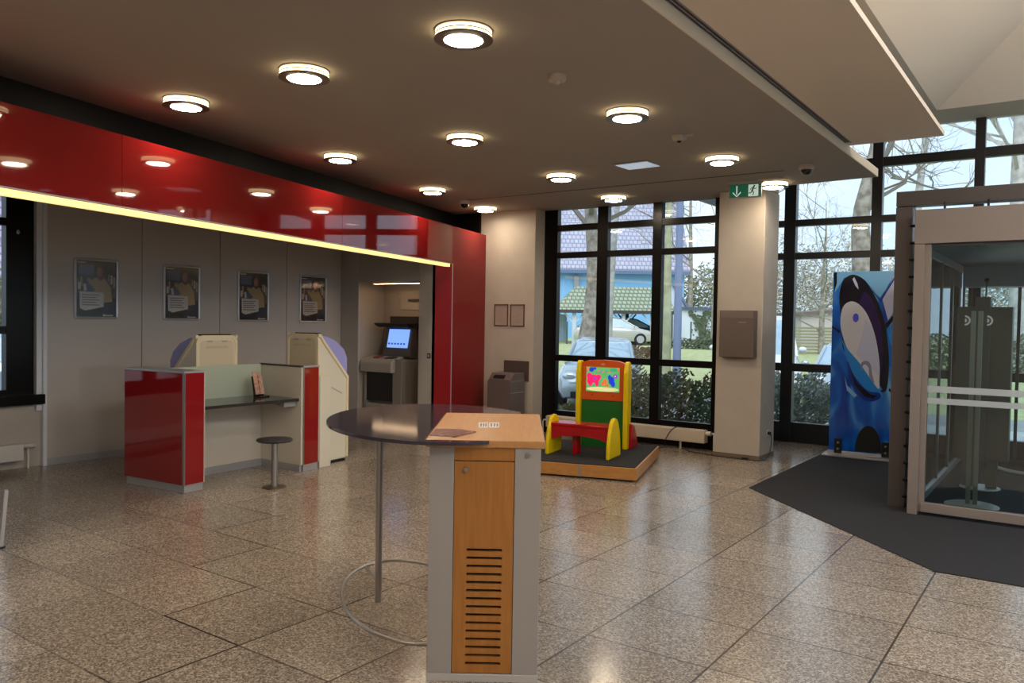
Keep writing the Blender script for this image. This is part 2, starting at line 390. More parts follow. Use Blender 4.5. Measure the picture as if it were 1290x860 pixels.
# ================================================================== DOWNLIGHTS
rows = [('nearest', 3.55, (-2.889, -4.242, -5.592)), ('second', 5.60, (-2.912, -4.525, -6.131)), ('third', 7.63, (-2.92, -4.777, -6.672)), ('farthest', 9.27, (-2.928, -4.996, -7.089))]
posn = ['right', 'middle', 'left']
def downlight():
    r = root('ceiling_downlight', 'x', 'ceiling light', (0, 0, ZC), group='round ceiling downlights')
    MB().lathe([(0, 0), (.166, 0), (.166, -.006), (.15, -.010), (0, -.010)], n=40).build('ceiling_plate', LMET, r, smooth=True)
    MB().lathe([(.148, -.008), (.160, -.009), (.160, -.025), (.150, -.0255)], n=40).build('glow_ring', RINGL, r, smooth=True)
    MB().lathe([(.150, -.0255), (.163, -.026), (.163, -.031), (.150, -.0315)], n=40).build('ring_band', LMET, r, smooth=True)
    MB().lathe([(.150, -.0315), (.160, -.032), (.160, -.047), (.148, -.049)], n=40).build('glow_ring', RINGL, r, smooth=True)
    MB().lathe([(.100, -.047), (.166, -.047), (.168, -.051), (.166, -.056), (.112, -.058), (.108, -.054)], n=40).build('bezel', LMET, r, smooth=True)
    MB().lathe([(0, -.050), (.110, -.052), (.108, -.060), (0, -.068)], n=40).build('lens', LENS, r, smooth=True)
    return r
dl = downlight(); first = True
for rn_, y, xs in rows:
    for k, x in enumerate(xs):
        o = dl if first else copy_tree(dl); first = False
        o.location = (x, y, ZC); o['label'] = f'round glowing ceiling downlight, {posn[k]} one in the {rn_} row of three'
for k, (x, y) in enumerate(((-2.87, 1.5), (-3.96, 1.5), (-5.05, 1.5), (-2.85, -.55), (-3.68, -.55), (-2.85, -2.4))):  # extra downlights out of view, added to lift the room's brightness
    o = copy_tree(dl); o.location = (x, y, ZC); o['label'] = 'round ceiling downlight added unseen behind the viewpoint for brightness'

GLB = mat('added_globe_glow', (255, 250, 240), .4, emit=(255, 248, 240), es=80)  # unseen globes, added only to brighten the hall
for k, (x, y) in enumerate(((1.9, 1.0), (1.9, 4.0), (2.3, 7.2))):
    g_ = root('added_globe_lamp', 'white globe lamp added unseen right of the view to brighten the entrance hall', 'pendant lamp', (x, y, 5.7), group='globe lamps added to brighten the entrance hall')
    MB().ball((0, 0, -1.7), .25).build('globe', GLB, g_, smooth=True)
    MB().cyl((0, 0, 0), (0, 0, -1.46), .01, n=8).build('cord', BLACK, g_)
# small ceiling devices
CW = mat('device_plastic', (190, 178, 165), .5)
def dome(name, label, cat, x, y, z=ZC):
    r = root(name, label, cat, (x, y, z+.003)); MB().lathe([(0, 0), (.062, 0), (.062, -.03), (.054, -.042), (.03, -.05), (0, -.05)], n=28).build('housing', CW, r, smooth=True); return r
r = dome('smoke_detector', 'round smoke detector alone between the nearest and second rows of downlights', 'smoke detector', -2.883, 4.53)
MB().lathe([(0, -.05), (.02, -.05), (.018, -.062), (0, -.064)], n=16).build('sensor', CW, r, smooth=True)
r = dome('motion_sensor', 'small round ceiling sensor with a dark eye and side stub', 'sensor', -2.897, 6.55)
MB().lathe([(0, -.05), (.022, -.05), (.012, -.063), (0, -.066)], n=16).build('eye', BLACK, r, smooth=True)
MB().box(.05, .13, -.012, .012, -.018, 0).build('stub', CW, r)
for lab, x, y in (('dome security camera on the ceiling right of the green exit sign', -2.326, 8.42), ('dome security camera on the ceiling above the red pier', -6.955, 8.63)):
    r = root('dome_camera', lab, 'security camera', (x, y, ZC+.003))
    MB().lathe([(0, 0), (.075, 0), (.075, -.035), (.060, -.05), (0, -.05)], n=28).build('housing', CW, r, smooth=True)
    MB().lathe([(.055, -.045), (.05, -.075), (.033, -.095), (0, -.103)], n=24).build('dome', mat('smoked_dome', (14, 13, 13), .08), r, smooth=True)
r = root('ceiling_hatch', 'square ceiling hatch between the downlights, window reflection painted as pale blue glow', 'ceiling panel', (-3.78, 7.52, ZC))
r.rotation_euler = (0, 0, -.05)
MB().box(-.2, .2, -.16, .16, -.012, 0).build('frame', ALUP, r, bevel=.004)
MB().box(-.18, .18, -.14, .14, -.016, -.011).build('plate', mat('hatch_reflection_glow', (205, 218, 232), .3, emit=(200, 216, 236), es=.45), r)  # plate is no lamp: its glow stands in for the mirrored window
# exit sign
r = root('exit_sign', 'hanging green emergency exit sign with down arrow and running figure', 'exit sign', (-3.10, 8.95, ZC))
yy = 0; c = Vector((-3.10, 8.95, ZC))
EXG = mat('exit_green', (0, 104, 74), .4, emit=(0, 110, 78), es=.25); EXW = mat('exit_white', (225, 240, 230), .4, emit=(225, 240, 232), es=.45)
mb = MB(); mb.box(-.2, .2, -.02, .02, -.035, 0); mb.box(-.185, .185, -.009, .009, -.19, -.035); mb.build('housing', ALUP, r, bevel=.003)
MB().box(-.172, .172, -.012, -.009, -.184, -.04).build('sign_face', EXG, r)
mb = MB()
f = -.0125
def flat(mb, pts, y=f, t=.002, mi=0): mb.ext([(a, y, b) for a, b in pts], (0, -t, 0), mi)
flat(mb, [(-.097, -.055), (-.083, -.055), (-.083, -.15), (-.097, -.15)])
flat(mb, [(-.135, -.118), (-.09, -.168), (-.045, -.118), (-.045, -.137), (-.09, -.181), (-.135, -.137)])
mb.build('arrow', EXW, r)
MB().box(.04, .15, -.0145, -.012, -.178, -.047).build('doorway', EXW, r)
mb = MB()
def stroke(mb, pts, w, y, t=.002, mi=0):
    for (a, b), (c_, d) in zip(pts, pts[1:]):
        v_ = Vector((c_-a, d-b)); n_ = Vector((-v_.y, v_.x)).normalized()*w/2; e_ = v_.normalized()*w*.3
        flat(mb, [(a-n_.x-e_.x, b-n_.y-e_.y), (c_-n_.x+e_.x, d-n_.y+e_.y), (c_+n_.x+e_.x, d+n_.y+e_.y), (a+n_.x-e_.x, b+n_.y-e_.y)], y, t, mi)
g = -.0150
stroke(mb, [(.098, -.075), (.083, -.115)], .02, g); stroke(mb, [(.083, -.115), (.10, -.138), (.092, -.168)], .011, g)
stroke(mb, [(.083, -.115), (.068, -.14), (.047, -.142)], .011, g); stroke(mb, [(.094, -.085), (.118, -.098), (.13, -.085)], .008, g)
stroke(mb, [(.094, -.082), (.07, -.088), (.06, -.105)], .008, g)
flat(mb, [(.105+.010*math.cos(i*PI/5), -.062+.010*math.sin(i*PI/5)) for i in range(10)], g)
mb.build('running_figure', EXG, r)
r.location = aty(939, 223, 9.0); r.location.z = ZC; r.rotation_euler = (0, 0, .12)
# pale rail beside the sign
tag(MB().box(-3.0, -2.72, 8.93, 8.95, ZC-.02, ZC).build('ceiling_rail', CW), 'short pale rail on the ceiling just right of the exit sign', 'rail')

# ================================================================== POSTERS
def arc(cx, cy, rx, ry, n=20, a0=0, a1=2*PI, rot=0):
    o = []
    for i in range(n):
        t_ = a0+(a1-a0)*i/(n if abs(a1-a0-2*PI) < 1e-6 else n-1); x, y = rx*math.cos(t_), ry*math.sin(t_)
        o.append((cx+x*math.cos(rot)-y*math.sin(rot), cy+x*math.sin(rot)+y*math.cos(rot)))
    return o
PM = [mat('print_dark', (52, 46, 46), .4), mat('print_brown', (112, 92, 84), .4), mat('print_skin', (196, 140, 126), .4), mat('print_ochre', (206, 172, 118), .4),
      mat('print_pale', (236, 224, 214), .4), mat('print_slate', (108, 108, 136), .4), mat('print_text', (150, 132, 130), .4), mat('print_auburn', (126, 66, 60), .4), mat('print_jeans', (62, 64, 78), .4)]
def poster():
    r = root('framed_poster', 'x', 'poster', (0, 0, 0), group='framed posters on the grey wall')
    # local: X out of wall, Y along wall, Z up ; size .50 x .68
    W, H = .25, .34
    def rr(w, h, rad):
        pts = []
        for cx, cy, a in ((w-rad, h-rad, 0), (-w+rad, h-rad, PI/2), (-w+rad, -h+rad, PI), (w-rad, -h+rad, 1.5*PI)):
            pts += [(cx+rad*math.cos(a+i*PI/12), cy+rad*math.sin(a+i*PI/12)) for i in range(7)]
        return pts
    mb = MB(); o_, i_ = rr(W, H, .03), rr(W-.026, H-.026, .012); n = len(o_)
    for x0, x1 in ((.018, .018),):
        vo = [mb.bm.verts.new((.014, a, b)) for a, b in o_]; vm = [mb.bm.verts.new((.02, a*.96, b*.97)) for a, b in o_]; vi = [mb.bm.verts.new((.014, a, b)) for a, b in i_]; vb = [mb.bm.verts.new((0, a, b)) for a, b in o_]; vib = [mb.bm.verts.new((.004, a, b)) for a, b in i_]
        for P_, Q_ in ((vb, vo), (vo, vm), (vm, vi), (vi, vib)):
            for k in range(n): mb._f([P_[k], P_[(k+1) % n], Q_[(k+1) % n], Q_[k]], 0)
    mb.build('frame', ALU, r, smooth=True)
    mb = MB()
    def sh(pts, lvl, mi): mb.ext([(.0045+lvl*.0004, a, b) for a, b in pts], (.0004, 0, 0), mi)
    def R_(y0, y1, z0, z1): return [(y0, z0), (y1, z0), (y1, z1), (y0, z1)]
    sh(R_(-.232, .232, -.322, .322), 0, 0)
    sh(R_(-.20, -.03, .15, .27), 1, 5); sh(R_(-.21, -.12, .285, .295), 2, 4)
    sh([(-.22, .12), (-.05, .13), (.22, .12), (.22, -.10), (-.22, -.05)], 1, 1)
    for y_, z_, w_, h_, mi in ((-.17, .07, .02, .09, 3), (-.13, .06, .02, .08, 0), (-.19, .02, .03, .06, 4), (.17, .10, .02, .08, 4), (.20, .07, .02, .10, 3), (.14, .12, .015, .06, 3)): sh(R_(y_-w_/2, y_+w_/2, z_-h_/2, z_+h_/2+.02), 2, mi)
    sh([(-.05, .10), (.0, .13), (.09, .12), (.16, .02), (.18, -.14), (.05, -.16), (-.04, -.02)], 3, 3)
    sh(arc(.045, .185, .052, .085), 4, 7); sh(arc(.035, .19, .032, .055), 5, 2)
    sh([(-.10, .12), (-.04, .10), (.06, -.04), (.04, -.08), (-.04, .02), (-.10, .08)], 5, 3)
    sh([(-.13, .06), (-.02, .07), (-.01, -.02), (-.12, -.03)], 4, 5); sh([(-.15, .05), (-.12, .06), (-.11, -.02), (-.14, -.03)], 5, 4)
    sh([(-.19, -.03), (.08, -.04), (.08, -.20), (-.13, -.245), (-.185, -.22)], 6, 4)
    for k in range(5): sh(R_(-.165, .03-.03*(k % 2), -.075-.028*k, -.063-.028*k), 7, 6)
    sh([(.09, -.14), (.22, -.12), (.22, -.31), (.02, -.31)], 2, 8); sh(R_(.10, .19, -.305, -.292), 4, 4); sh(arc(.085, -.296, .012, .012), 4, 4)
    mb.build('poster_print', PM, r)
    MB().box(.0085, .0095, -.226, .226, -.316, .316).build('cover_sheet', glass_mat('poster_cover', (.97, .97, .97), .045, .15), r)
    return r
po = poster()
plab = ['leftmost framed poster on the grey wall, nearest the dark window', 'second framed poster from the left on the grey wall, above the left cream terminal', 'third framed poster from the left, between the two cream terminals', 'rightmost framed poster on the grey wall, above the right cream terminal']
for k, (y, z) in enumerate(((4.66, 1.925), (5.715, 1.92), (6.765, 1.912), (7.79, 1.907))):
    o = po if k == 0 else copy_tree(po); o.location = (-9.07, y, z); o['label'] = plab[k]
    if k == 0: pass

# ================================================================== CREAM TERMINALS
CREAM = mat('cream_plastic', (226, 220, 204), .4); CREAM2 = mat('cream_rim', (232, 218, 186), .4); INSET = mat('cream_inset', (214, 200, 172), .45)
LAV = mat('lavender_hood', (172, 172, 240), .25, alpha=.9)
def terminal(label, x, y, rz, W=.48, D=.49, top=1.46):
    # local: rear face at y=0 looking to -y, screen slope towards +y, width along x
    r = root('service_terminal', label, 'terminal', (x, y, 0), rz, group='cream self-service terminals')
    h = W/2
    prof = [(0, .03), (D, .03), (D, .965), (.075, top-.06), (.045, top-.012), (.02, top), (0, top)]
    MB().ext([(h-.015, a, b) for a, b in prof], (-W+.03, 0, 0)).build('body', CREAM, r, bevel=.03)
    for s_ in (-1, 1):      # raised rim along the slope and front edge of either side
        o_ = [(D+.004, .05), (D+.004, .975), (.08, top-.05), (.045, top-.004), (.02, top+.005), (0, top+.005)]
        i_ = [(D-.022, .05), (D-.022, .955), (.07, top-.085), (.045, top-.045), (.02, top-.03), (0, top-.03)]
        mb = MB()
        for k in range(5): mb.ext([(s_*(h-.02), a, b) for a, b in (o_[k], o_[k+1], i_[k+1], i_[k])], (s_*.024, 0, 0))
        mb.build('side_rim', CREAM2, r, bevel=.003)
        hood = [(.03, top-.07), (.06, top-.015), (.18, top-.03), (.34, top-.09), (.46, top-.18), (.51, top-.28), (.51, 1.0), (.46, .95)]
        MB().ext([(s_*(h-.04), a, b) for a, b in hood], (-s_*.02, 0, 0)).build('privacy_hood', LAV, r, bevel=.003)
    def arch(w_, z0, z1, rad, n=7):
        p = [(-w_, z0), (w_, z0)]
        p += [(w_-rad+rad*math.cos(t_*PI/2/(n-1)), z1-rad+rad*math.sin(t_*PI/2/(n-1))) for t_ in range(n)]
        return p+[(-w_+rad-rad*math.sin(t_*PI/2/(n-1)), z1-rad+rad*math.cos(t_*PI/2/(n-1))) for t_ in range(n)]
    O, I = arch(h, .05, top+.004, .085), arch(h-.035, .05, top-.035, .055); n = len(O); mb = MB()
    for k in range(1, n): mb.ext([(a, -.006, b) for a, b in (O[k], O[(k+1) % n], I[(k+1) % n], I[k])], (0, .03, 0))
    mb.build('rear_rim', CREAM2, r, bevel=.003)
    MB().ext([(a, -.001, b) for a, b in arch(h-.045, .08, top-.05, .045)], (0, .006, 0)).build('rear_panel', INSET, r, bevel=.002)
    mb = MB()
    for k in range(9): mb.box(-.13+k*.03, -.112+k*.03, -.0035, -.001, top-.135, top-.108)
    mb.build('embossed_lettering', mat('embossed', (196, 184, 160), .5), r)
    for xk in (-.13, .05): MB().ext([(xk, -.004, top-.052), (xk+.08, -.004, top-.052), (xk+.065, -.004, top-.068), (xk+.015, -.004, top-.068)], (0, .003, 0)).build('latch', mat('latch_tan', (176, 162, 136), .5), r)
    MB().box(-h+.09, h-.06, .03, .10, top, top+.014).build('top_cap', BLACK, r, bevel=.004)
    a0, a1 = Vector((D, .965)), Vector((.075, top-.06)); d = (a1-a0).normalized(); nn = Vector((-d.y, d.x))*-1
    q = [a0+d*.05+nn*.002, a1-d*.05+nn*.002, a1-d*.05+nn*.008, a0+d*.05+nn*.008]
    MB().ext([(h-.07, v_.x, v_.y) for v_ in q], (-W+.14, 0, 0)).build('screen', mat('terminal_screen', (112, 112, 190), .15), r)
    for s_ in (-1, 1): MB().ext([(s_*(h-.0155), a, b) for a, b in ((.20, .88), (.40, .79), (.40, .775), (.20, .865))], (s_*.002, 0, 0)).build('service_flap', mat('cream_shadow_joint', (180, 172, 158), .5), r)
    MB().box(-h+.03, h-.03, .03, D-.01, 0, .035).build('plinth', BLACK, r)
    return r
terminal('cream self-service terminal right of the red desk, its slope and hood falling to the right', -7.065, 5.925, .09)
terminal('cream self-service terminal behind the red desk, its slope and hood falling to the left', -7.46, 5.115, PI/2+.03, W=.51, top=1.435)
r = root('white_post', 'narrow white box standing between the red desk end and right cream terminal', 'box', (-6.78, 5.97, 0))
MB((-6.78, 5.97, 0)).box(-6.818, -6.745, 5.905, 6.07, 0, 1.005).build('body', CREAM, r, bevel=.006)
MB((-6.78, 5.97, 0)).box(-6.822, -6.74, 5.90, 6.075, 1.005, 1.012).build('lid', CREAM2, r)

# ================================================================== RED DESK
r = root('service_desk', 'red and white service desk with dark counter and frosted glass back', 'desk', (-7.0, 5.0, 0))
off = (-7.0, 5.0, 0)
def rot2(p, a, c=(0, 0)): x, y = p[0]-c[0], p[1]-c[1]; return (c[0]+x*math.cos(a)-y*math.sin(a), c[1]+x*math.sin(a)+y*math.cos(a))
DW = mat('desk_white_laminate', (214, 206, 192), .4)
def fin(cx, cy, ang, ln, th, h=1.13):
    # front corner at (cx,cy); runs back along -X rotated by ang; thickness +Y
    def q(a, b): return rot2((cx+a, cy+b), ang, (cx, cy))
    P = lambda a0, a1, b0, b1: [q(a0, b0), q(a1, b0), q(a1, b1), q(a0, b1)]
    e = MB(off); e.prism(P(-ln, 0, 0, th), .075, h-.02); o = e.build('end_panel', [mat('red_gloss_desk', (150, 30, 34), .04, spec=.6, coat=.2)], r, bevel=.003)
    e = MB(off); e.prism(P(-ln, 0, th-.006, th+.006), .075, h-.02); e.build('inner_face', DW, r)
    e = MB(off); e.prism(P(-ln-.003, .004, -.004, th+.008), h-.02, h); e.build('top_rail', ALU, r, bevel=.002)
    e = MB(off); e.prism(P(-ln+.02, -.008, .012, th-.005), 0, .08); e.build('plinth', ALU, r, bevel=.003)
    e = MB(off); e.prism(P(-.02, .004, -.004, .012), .075, h-.02); e.build('corner_strip', STEEL, r)
fin(-6.697, 4.249, .10, .87, .225)
fin(-6.700, 5.640, .12, .115, .235)
MB(off).prism([(-6.705, 5.612), (-6.705, 5.638), (-7.39, 5.638), (-7.39, 5.612)], .075, 1.115).build('inner_side', DW, r)
MB(off).prism([(-6.70, 5.605), (-6.70, 5.642), (-7.395, 5.642), (-7.395, 5.605)], 1.115, 1.132).build('side_rail', mat('dark_rail', (70, 66, 64), .4), r)
MB(off).prism([(-6.72, 5.614), (-6.72, 5.634), (-7.39, 5.634), (-7.39, 5.614)], 0, .075).build('plinth', ALUP, r)
MB(off).prism([(-6.73, 4.47), (-6.735, 5.61), (-7.38, 5.61), (-7.30, 4.45)], .755, .785).build('countertop', mat('dark_glossy_counter', (58, 56, 56), .12, spec=.6), r, bevel=.004)
MB(off).prism([(-7.30, 4.46), (-7.37, 5.61), (-7.40, 5.61), (-7.33, 4.46)], .07, .755).build('modesty_panel', DW, r)
MB(off).prism([(-7.285, 4.46), (-7.355, 5.61), (-7.40, 5.61), (-7.33, 4.46)], 0, .075).build('plinth', ALUP, r)
mf = mat('frosted_green_glass', (200, 212, 194), .25, alpha=.8)
MB(off).prism([(-7.30, 4.46), (-7.37, 5.605), (-7.38, 5.605), (-7.31, 4.46)], .785, 1.125).build('glass_screen', mf, r)
MB(off).prism([(-6.78, 5.45), (-6.78, 5.608), (-7.1, 5.608), (-7.1, 5.58), (-6.84, 5.45)], .70, .753).build('bracket', ALUP, r)
# leaflets in holder on the counter
h = root('leaflet_holder', 'clear leaflet holder with pink printed slips on the desk counter', 'leaflet holder', (-7.12, 5.42, .785))
h.rotation_euler = (0, 0, .15)
MB().ext([(-.05, -.06, 0), (.05, -.06, 0), (.05, -.06, .012), (-.03, -.06, .02), (-.075, -.06, .22), (-.085, -.06, .22)], (0, .13, 0)).build('stand', glass_mat('acrylic', (.9, .9, .9), .1), h)
PK = mat('pink_paper', (214, 178, 158), .6, noise=(190, 130, 116), scale=40)
MB().ext([(-.025, -.055, .03), (-.02, -.055, .03), (-.075, -.055, .27), (-.08, -.055, .27)], (0, .06, 0)).build('slip', PK, h)
MB().ext([(-.02, .01, .03), (-.015, .01, .03), (-.062, .01, .24), (-.067, .01, .24)], (0, .055, 0)).build('slip', PK, h)
# stool
r = root('round_stool', 'round dark stool on a steel pole fixed in front of the red desk', 'stool', (-6.305, 4.96, 0))
MB().lathe([(0, .470), (.165, .470), (.172, .462), (.170, .452), (.155, .443), (0, .440)], n=40).build('seat', mat('dark_stool_seat', (52, 50, 56), .3), r, smooth=True)
MB().cyl((0, 0, .012), (0, 0, .442), .032, n=24).build('pole', STEEL, r, smooth=True)
MB().lathe([(0, .014), (.10, .012), (.115, .004), (.116, 0), (0, 0)], n=36).build('base', mat('dull_steel_plate', (112, 100, 88), .4, metal=.7), r, smooth=True)

# ================================================================== CASH MACHINE in niche
r = root('cash_machine', 'grey cash machine with lit screen and keypad inside the niche', 'cash machine', (-8.2, 8.6, 0)); off = (-8.2, 8.6, 0)
GM = mat('cash_machine_grey', (150, 142, 132), .4); GM2 = mat('cash_machine_light', (172, 165, 155), .35)
x0, x1 = -8.67, -7.90
mb = MB(off); mb.box(x0, x0+.05, 8.42, 8.85, 0, 1.06); mb.box(x1-.18, x1, 8.42, 8.85, 0, 1.06); mb.box(x0+.05, x1-.18, 8.50, 8.85, 0, 1.0); mb.build('body', GM, r, bevel=.01)
mb = MB(off); mb.ext([(x0, 8.34, .86), (x0, 8.34, 1.0), (x0, 8.38, 1.05), (x0, 8.62, 1.10), (x0, 8.62, .86)], (x1-x0-.13, 0, 0)); mb.build('console_top', GM2, r, bevel=.02)
mb = MB(off); mb.box(x0+.05, x1-.18, 8.44, 8.5, .44, .86); mb.build('knee_recess', BLACK, r)
mb = MB(off); mb.box(x0+.07, x1-.20, 8.40, 8.46, .12, .40); mb.build('lower_door', GM2, r, bevel=.02)
MB(off).box(x0+.12, x1-.24, 8.395, 8.401, .19, .22).build('slot', BLACK, r)
mb = MB(off); mb.ext([(x0+.22, 8.60, 1.07), (x0+.22, 8.58, 1.10), (x0+.20, 8.68, 1.54), (x0+.20, 8.75, 1.54), (x0+.22, 8.75, 1.07)], (.55, 0, 0)); mb.build('monitor', mat('monitor_bezel', (96, 94, 92), .35), r, bevel=.008)
SCR = mat('cash_screen', (120, 160, 230), .2, emit=(128, 170, 250), es=1.1)
mb = MB(off); mb.ext([(x0+.30, 8.597, 1.22), (x0+.30, 8.594, 1.22), (x0+.30, 8.652, 1.49), (x0+.30, 8.656, 1.49)], (.41, 0, 0)); mb.build('screen', SCR, r)
mb = MB(off)
for k in range(6): mb.ext([(x0+.33+k*.06, 8.594, 1.265), (x0+.33+k*.06, 8.592, 1.265), (x0+.33+k*.06, 8.597, 1.29), (x0+.33+k*.06, 8.599, 1.29)], (.035, 0, 0))
mb.build('screen_text', mat('screen_text', (60, 90, 170), .3, emit=(60, 90, 170), es=.5), r)
MB(off).ext([(x0+.12, 8.50, 1.56), (x0+.17, 8.54, 1.52), (x1+.02, 8.54, 1.52), (x1+.02, 8.50, 1.56), (x1+.02, 8.52, 1.58), (x0+.12, 8.52, 1.58)], (0, .28, 0)).build('visor', BLACK, r, bevel=.004)
MB(off).box(x0+.24, x1+.02, 8.72, 8.855, 1.58, 1.68).build('rear_housing', mat('dark_housing', (60, 54, 50), .5), r)
mb = MB(off)
for i in range(4):
    for j in range(3): mb.box(x0+.42+i*.045, x0+.45+i*.045, 8.42+j*.045, 8.445+j*.045, 1.06+j*.008, 1.075+j*.008)
mb.build('keypad', mat('keypad_metal', (110, 108, 104), .3, metal=.6), r)
MB(off).ext([(x0+.20, 8.42, 1.055), (x0+.20, 8.42, 1.075), (x0+.20, 8.52, 1.10), (x0+.20, 8.52, 1.07)], (.10, 0, 0)).build('card_reader', mat('dull_red', (150, 70, 66), .4), r)
mb = MB(); mb.box(-8.34, -7.5, 8.845, 8.86, 1.78, 2.06); o = mb.build('wall_access_panel', mat('niche_panel', (186, 174, 160), .5), bevel=.003); tag(o, 'pale access panel on the niche back wall above the cash machine', 'panel')
MB().box(-8.17, -7.75, 8.825, 8.845, 1.905, 1.94).build('handle', mat('dark_grip', (90, 80, 74), .4), o)
MB().box(-8.37, -8.33, 8.84, 8.845, 1.96, 1.99).build('lock', ALU, o)
r = root('wall_switch', 'small dark square switch on the grey panel right of the niche', 'switch', (-7.31, 8.33, 1.142))
MB().box(-.03, .03, -.008, 0, -.035, .035).build('plate', mat('switch_dark', (52, 48, 46), .4), r, bevel=.002)
MB().box(-.013, .013, -.012, -.008, -.018, .018).build('rocker', ALUP, r)

# ================================================================== CONSOLE TABLE
ang = math.radians(34.8); C0 = Vector((-2.388, 2.735, 0))     # front-left floor corner
r = root('standing_desk', 'standing desk with slotted orange wood front and round dark glass top', 'standing desk', C0, ang)
# local: u along front (0..0.505), v into depth
OW = wood_mat('orange_beech', (184, 122, 58), (168, 106, 46), 'Z'); OWT = wood_mat('beech_top', (200, 146, 92), (188, 132, 76), 'Y')
GP = mat('silver_grey_laminate', (166, 157, 149), .4)
W_, D_, H_ = .505, .98, 1.105
mb = MB(); mb.box(0, .112, 0, D_, .035, H_-.035); mb.build('side_panel', GP, r, bevel=.002)
mb = MB(); mb.box(.388, W_, 0, D_, .035, H_-.035); mb.build('side_panel', GP, r, bevel=.002)
mb = MB(); mb.box(.113, .387, .004, .03, 1.012, H_-.035); mb.build('upper_rail', OW, r, bevel=.001)
# door with 15 slots cut out (built from strips)
mb = MB(); dz0, dz1 = .04, 1.008; sx0, sx1 = .175, .335; zs = [.605-.0372*k for k in range(15)]
mb.box(.1145, sx0, .002, .022, dz0, dz1); mb.box(sx1, .3855, .002, .022, dz0, dz1); mb.box(sx0, sx1, .002, .022, zs[0]+.006, dz1); mb.box(sx0, sx1, .002, .022, dz0, zs[-1]-.006)
for a, b in zip(zs, zs[1:]): mb.box(sx0, sx1, .002, .022, b+.006, a-.006)
door = mb.build('door', OW, r)
MB().box(.113, .387, .028, D_, .035, H_-.036).build('carcass', BLACK, r)
mb = MB(); mb.cyl((.167, .002, .972), (.167, -.012, .972), .011, n=20); mb.build('lock', STEEL, door, smooth=True)
mb = MB(); mb.cyl((.447, 0, 1.043), (.447, -.012, 1.043), .010, n=20); mb.build('lock', STEEL, r, smooth=True)
MB().box(-.002, W_+.002, -.003, D_, 0, .035).build('plinth', mat('pale_plinth', (192, 184, 176), .4), r, bevel=.002)
v0, v1 = -.005, 1.05
mb = MB(); mb.ext([(-.020, v0, H_-.034), (W_+.018, v0, H_-.034), (W_+.018, v1, H_-.034), (-.020, v1, H_-.034)], (0, 0, .034)); mb.build('wooden_top', OWT, r, bevel=.004)
# disc with rectangular notch; centre in local coords
pts = []
ec = Vector((-.042, .721)); ea = Vector((.235, -.972)); eb = Vector((.972, .235))
xcut = .42
for i in range(181):
    t_ = PI/2 - .0 + 2*PI*i/180
    q_ = ec + ea*.805*math.cos(t_) + eb*.585*math.sin(t_)
    pts.append((q_.x, q_.y))
# keep the part left of the cut and outside the notch of the wooden top
pts = [p_ for p_ in pts if not (p_[0] > xcut) and not (p_[0] > -.02 and v0-.003 < p_[1] < v1+.003)]
k_ = max(range(len(pts)), key=lambda i: (Vector(pts[i])-Vector(pts[(i+1) % len(pts)])).length)
pts = pts[k_+1:]+pts[:k_+1]
if pts[0][1] > .7: pts += [(pts[-1][0]+.01, v0-.003), (-.023, v0-.003), (-.023, v1+.003), (pts[0][0], v1+.003)]
else: pts += [(pts[-1][0], v1+.003), (-.023, v1+.003), (-.023, v0-.003), (pts[0][0]+.01, v0-.003)]
GT = mat('dark_smoked_glass', (62, 57, 68), .07, spec=.6)
bmz = MB(); bmz.ext([(a, b, H_-.016) for a, b in pts], (0, 0, .016)); bmz.build('round_glass_top', GT, r, bevel=.0015)
pl = Vector((-.40, 1.01))
MB().cyl((pl.x, pl.y, 0), (pl.x, pl.y, H_-.016), .0205, n=24).build('leg', STEEL, r, smooth=True)
MB().lathe([(0, 0), (.05, 0), (.05, -.006), (0, -.008)], c=(pl.x, pl.y, H_-.016), n=24).build('leg_plate', STEEL, r, smooth=True)
zr = .12; rc = Vector((-.185, .763)); ra = Vector((.323, -.947)); rb = Vector((.947, .323))
rp_ = [rc+ra*.672*math.cos(2*PI*i/120)+rb*.36*math.sin(2*PI*i/120) for i in range(120)]
st_ = next(i for i in range(120) if rp_[i].x < 0 and rp_[i-1].x >= 0)
rp_ = [p_ for p_ in rp_[st_:]+rp_[:st_] if p_.x < 0]
mb = MB(); mb.tube([(p_.x, p_.y, zr) for p_ in rp_], .0095, 10)
fr_ = mb.build('foot_ring', STEEL, r, smooth=True)
q_ = min(rp_, key=lambda p_: (p_-Vector((-.525, 1.275))).length); MB().tube([(pl.x, pl.y, zr), (q_.x, q_.y, zr)], .008, 10).build('spoke', STEEL, fr_, smooth=True)
# brochure and number tag on the top
def loc(u, v_, z=0): return C0 + Vector((u*math.cos(ang)-v_*math.sin(ang), u*math.sin(ang)+v_*math.cos(ang), z))
b = root('brochure', 'dark red brochure lying on the wooden desk top edge', 'brochure', loc(.0, .12, H_), ang)
BR = mat('brochure_print', (88, 36, 44), .25, noise=(150, 110, 104), scale=28)
def lo(px, py):
    q = Vector((0, 0, HC)); v_ = CR*((px-645)/FP)+CD*((py-430)/FP)+CF; q = q+v_*((H_-HC)/v_.z); q -= loc(0, .12, 0); return (q.x*math.cos(-ang)-q.y*math.sin(-ang), q.x*math.sin(-ang)+q.y*math.cos(-ang))
pp = [lo(541, 549), lo(549, 541), lo(579, 541.5), lo(600, 544.5), lo(572, 551)]
mb = MB(); mb.ext([(a, c_, .001) for a, c_ in pp], (0, 0, .004)); mb.build('cover', BR, b)
mb = MB(); mb.ext([(a, c_, .0) for a, c_ in [lo(541, 551), lo(549, 542), lo(574, 542), lo(568, 552)]], (0, 0, .001)); mb.build('pages', mat('paper', (205, 185, 165), .6), b)
tg = root('number_label', 'two small white labels side by side on the wooden desk top', 'label', loc(.21, .55, H_), ang)
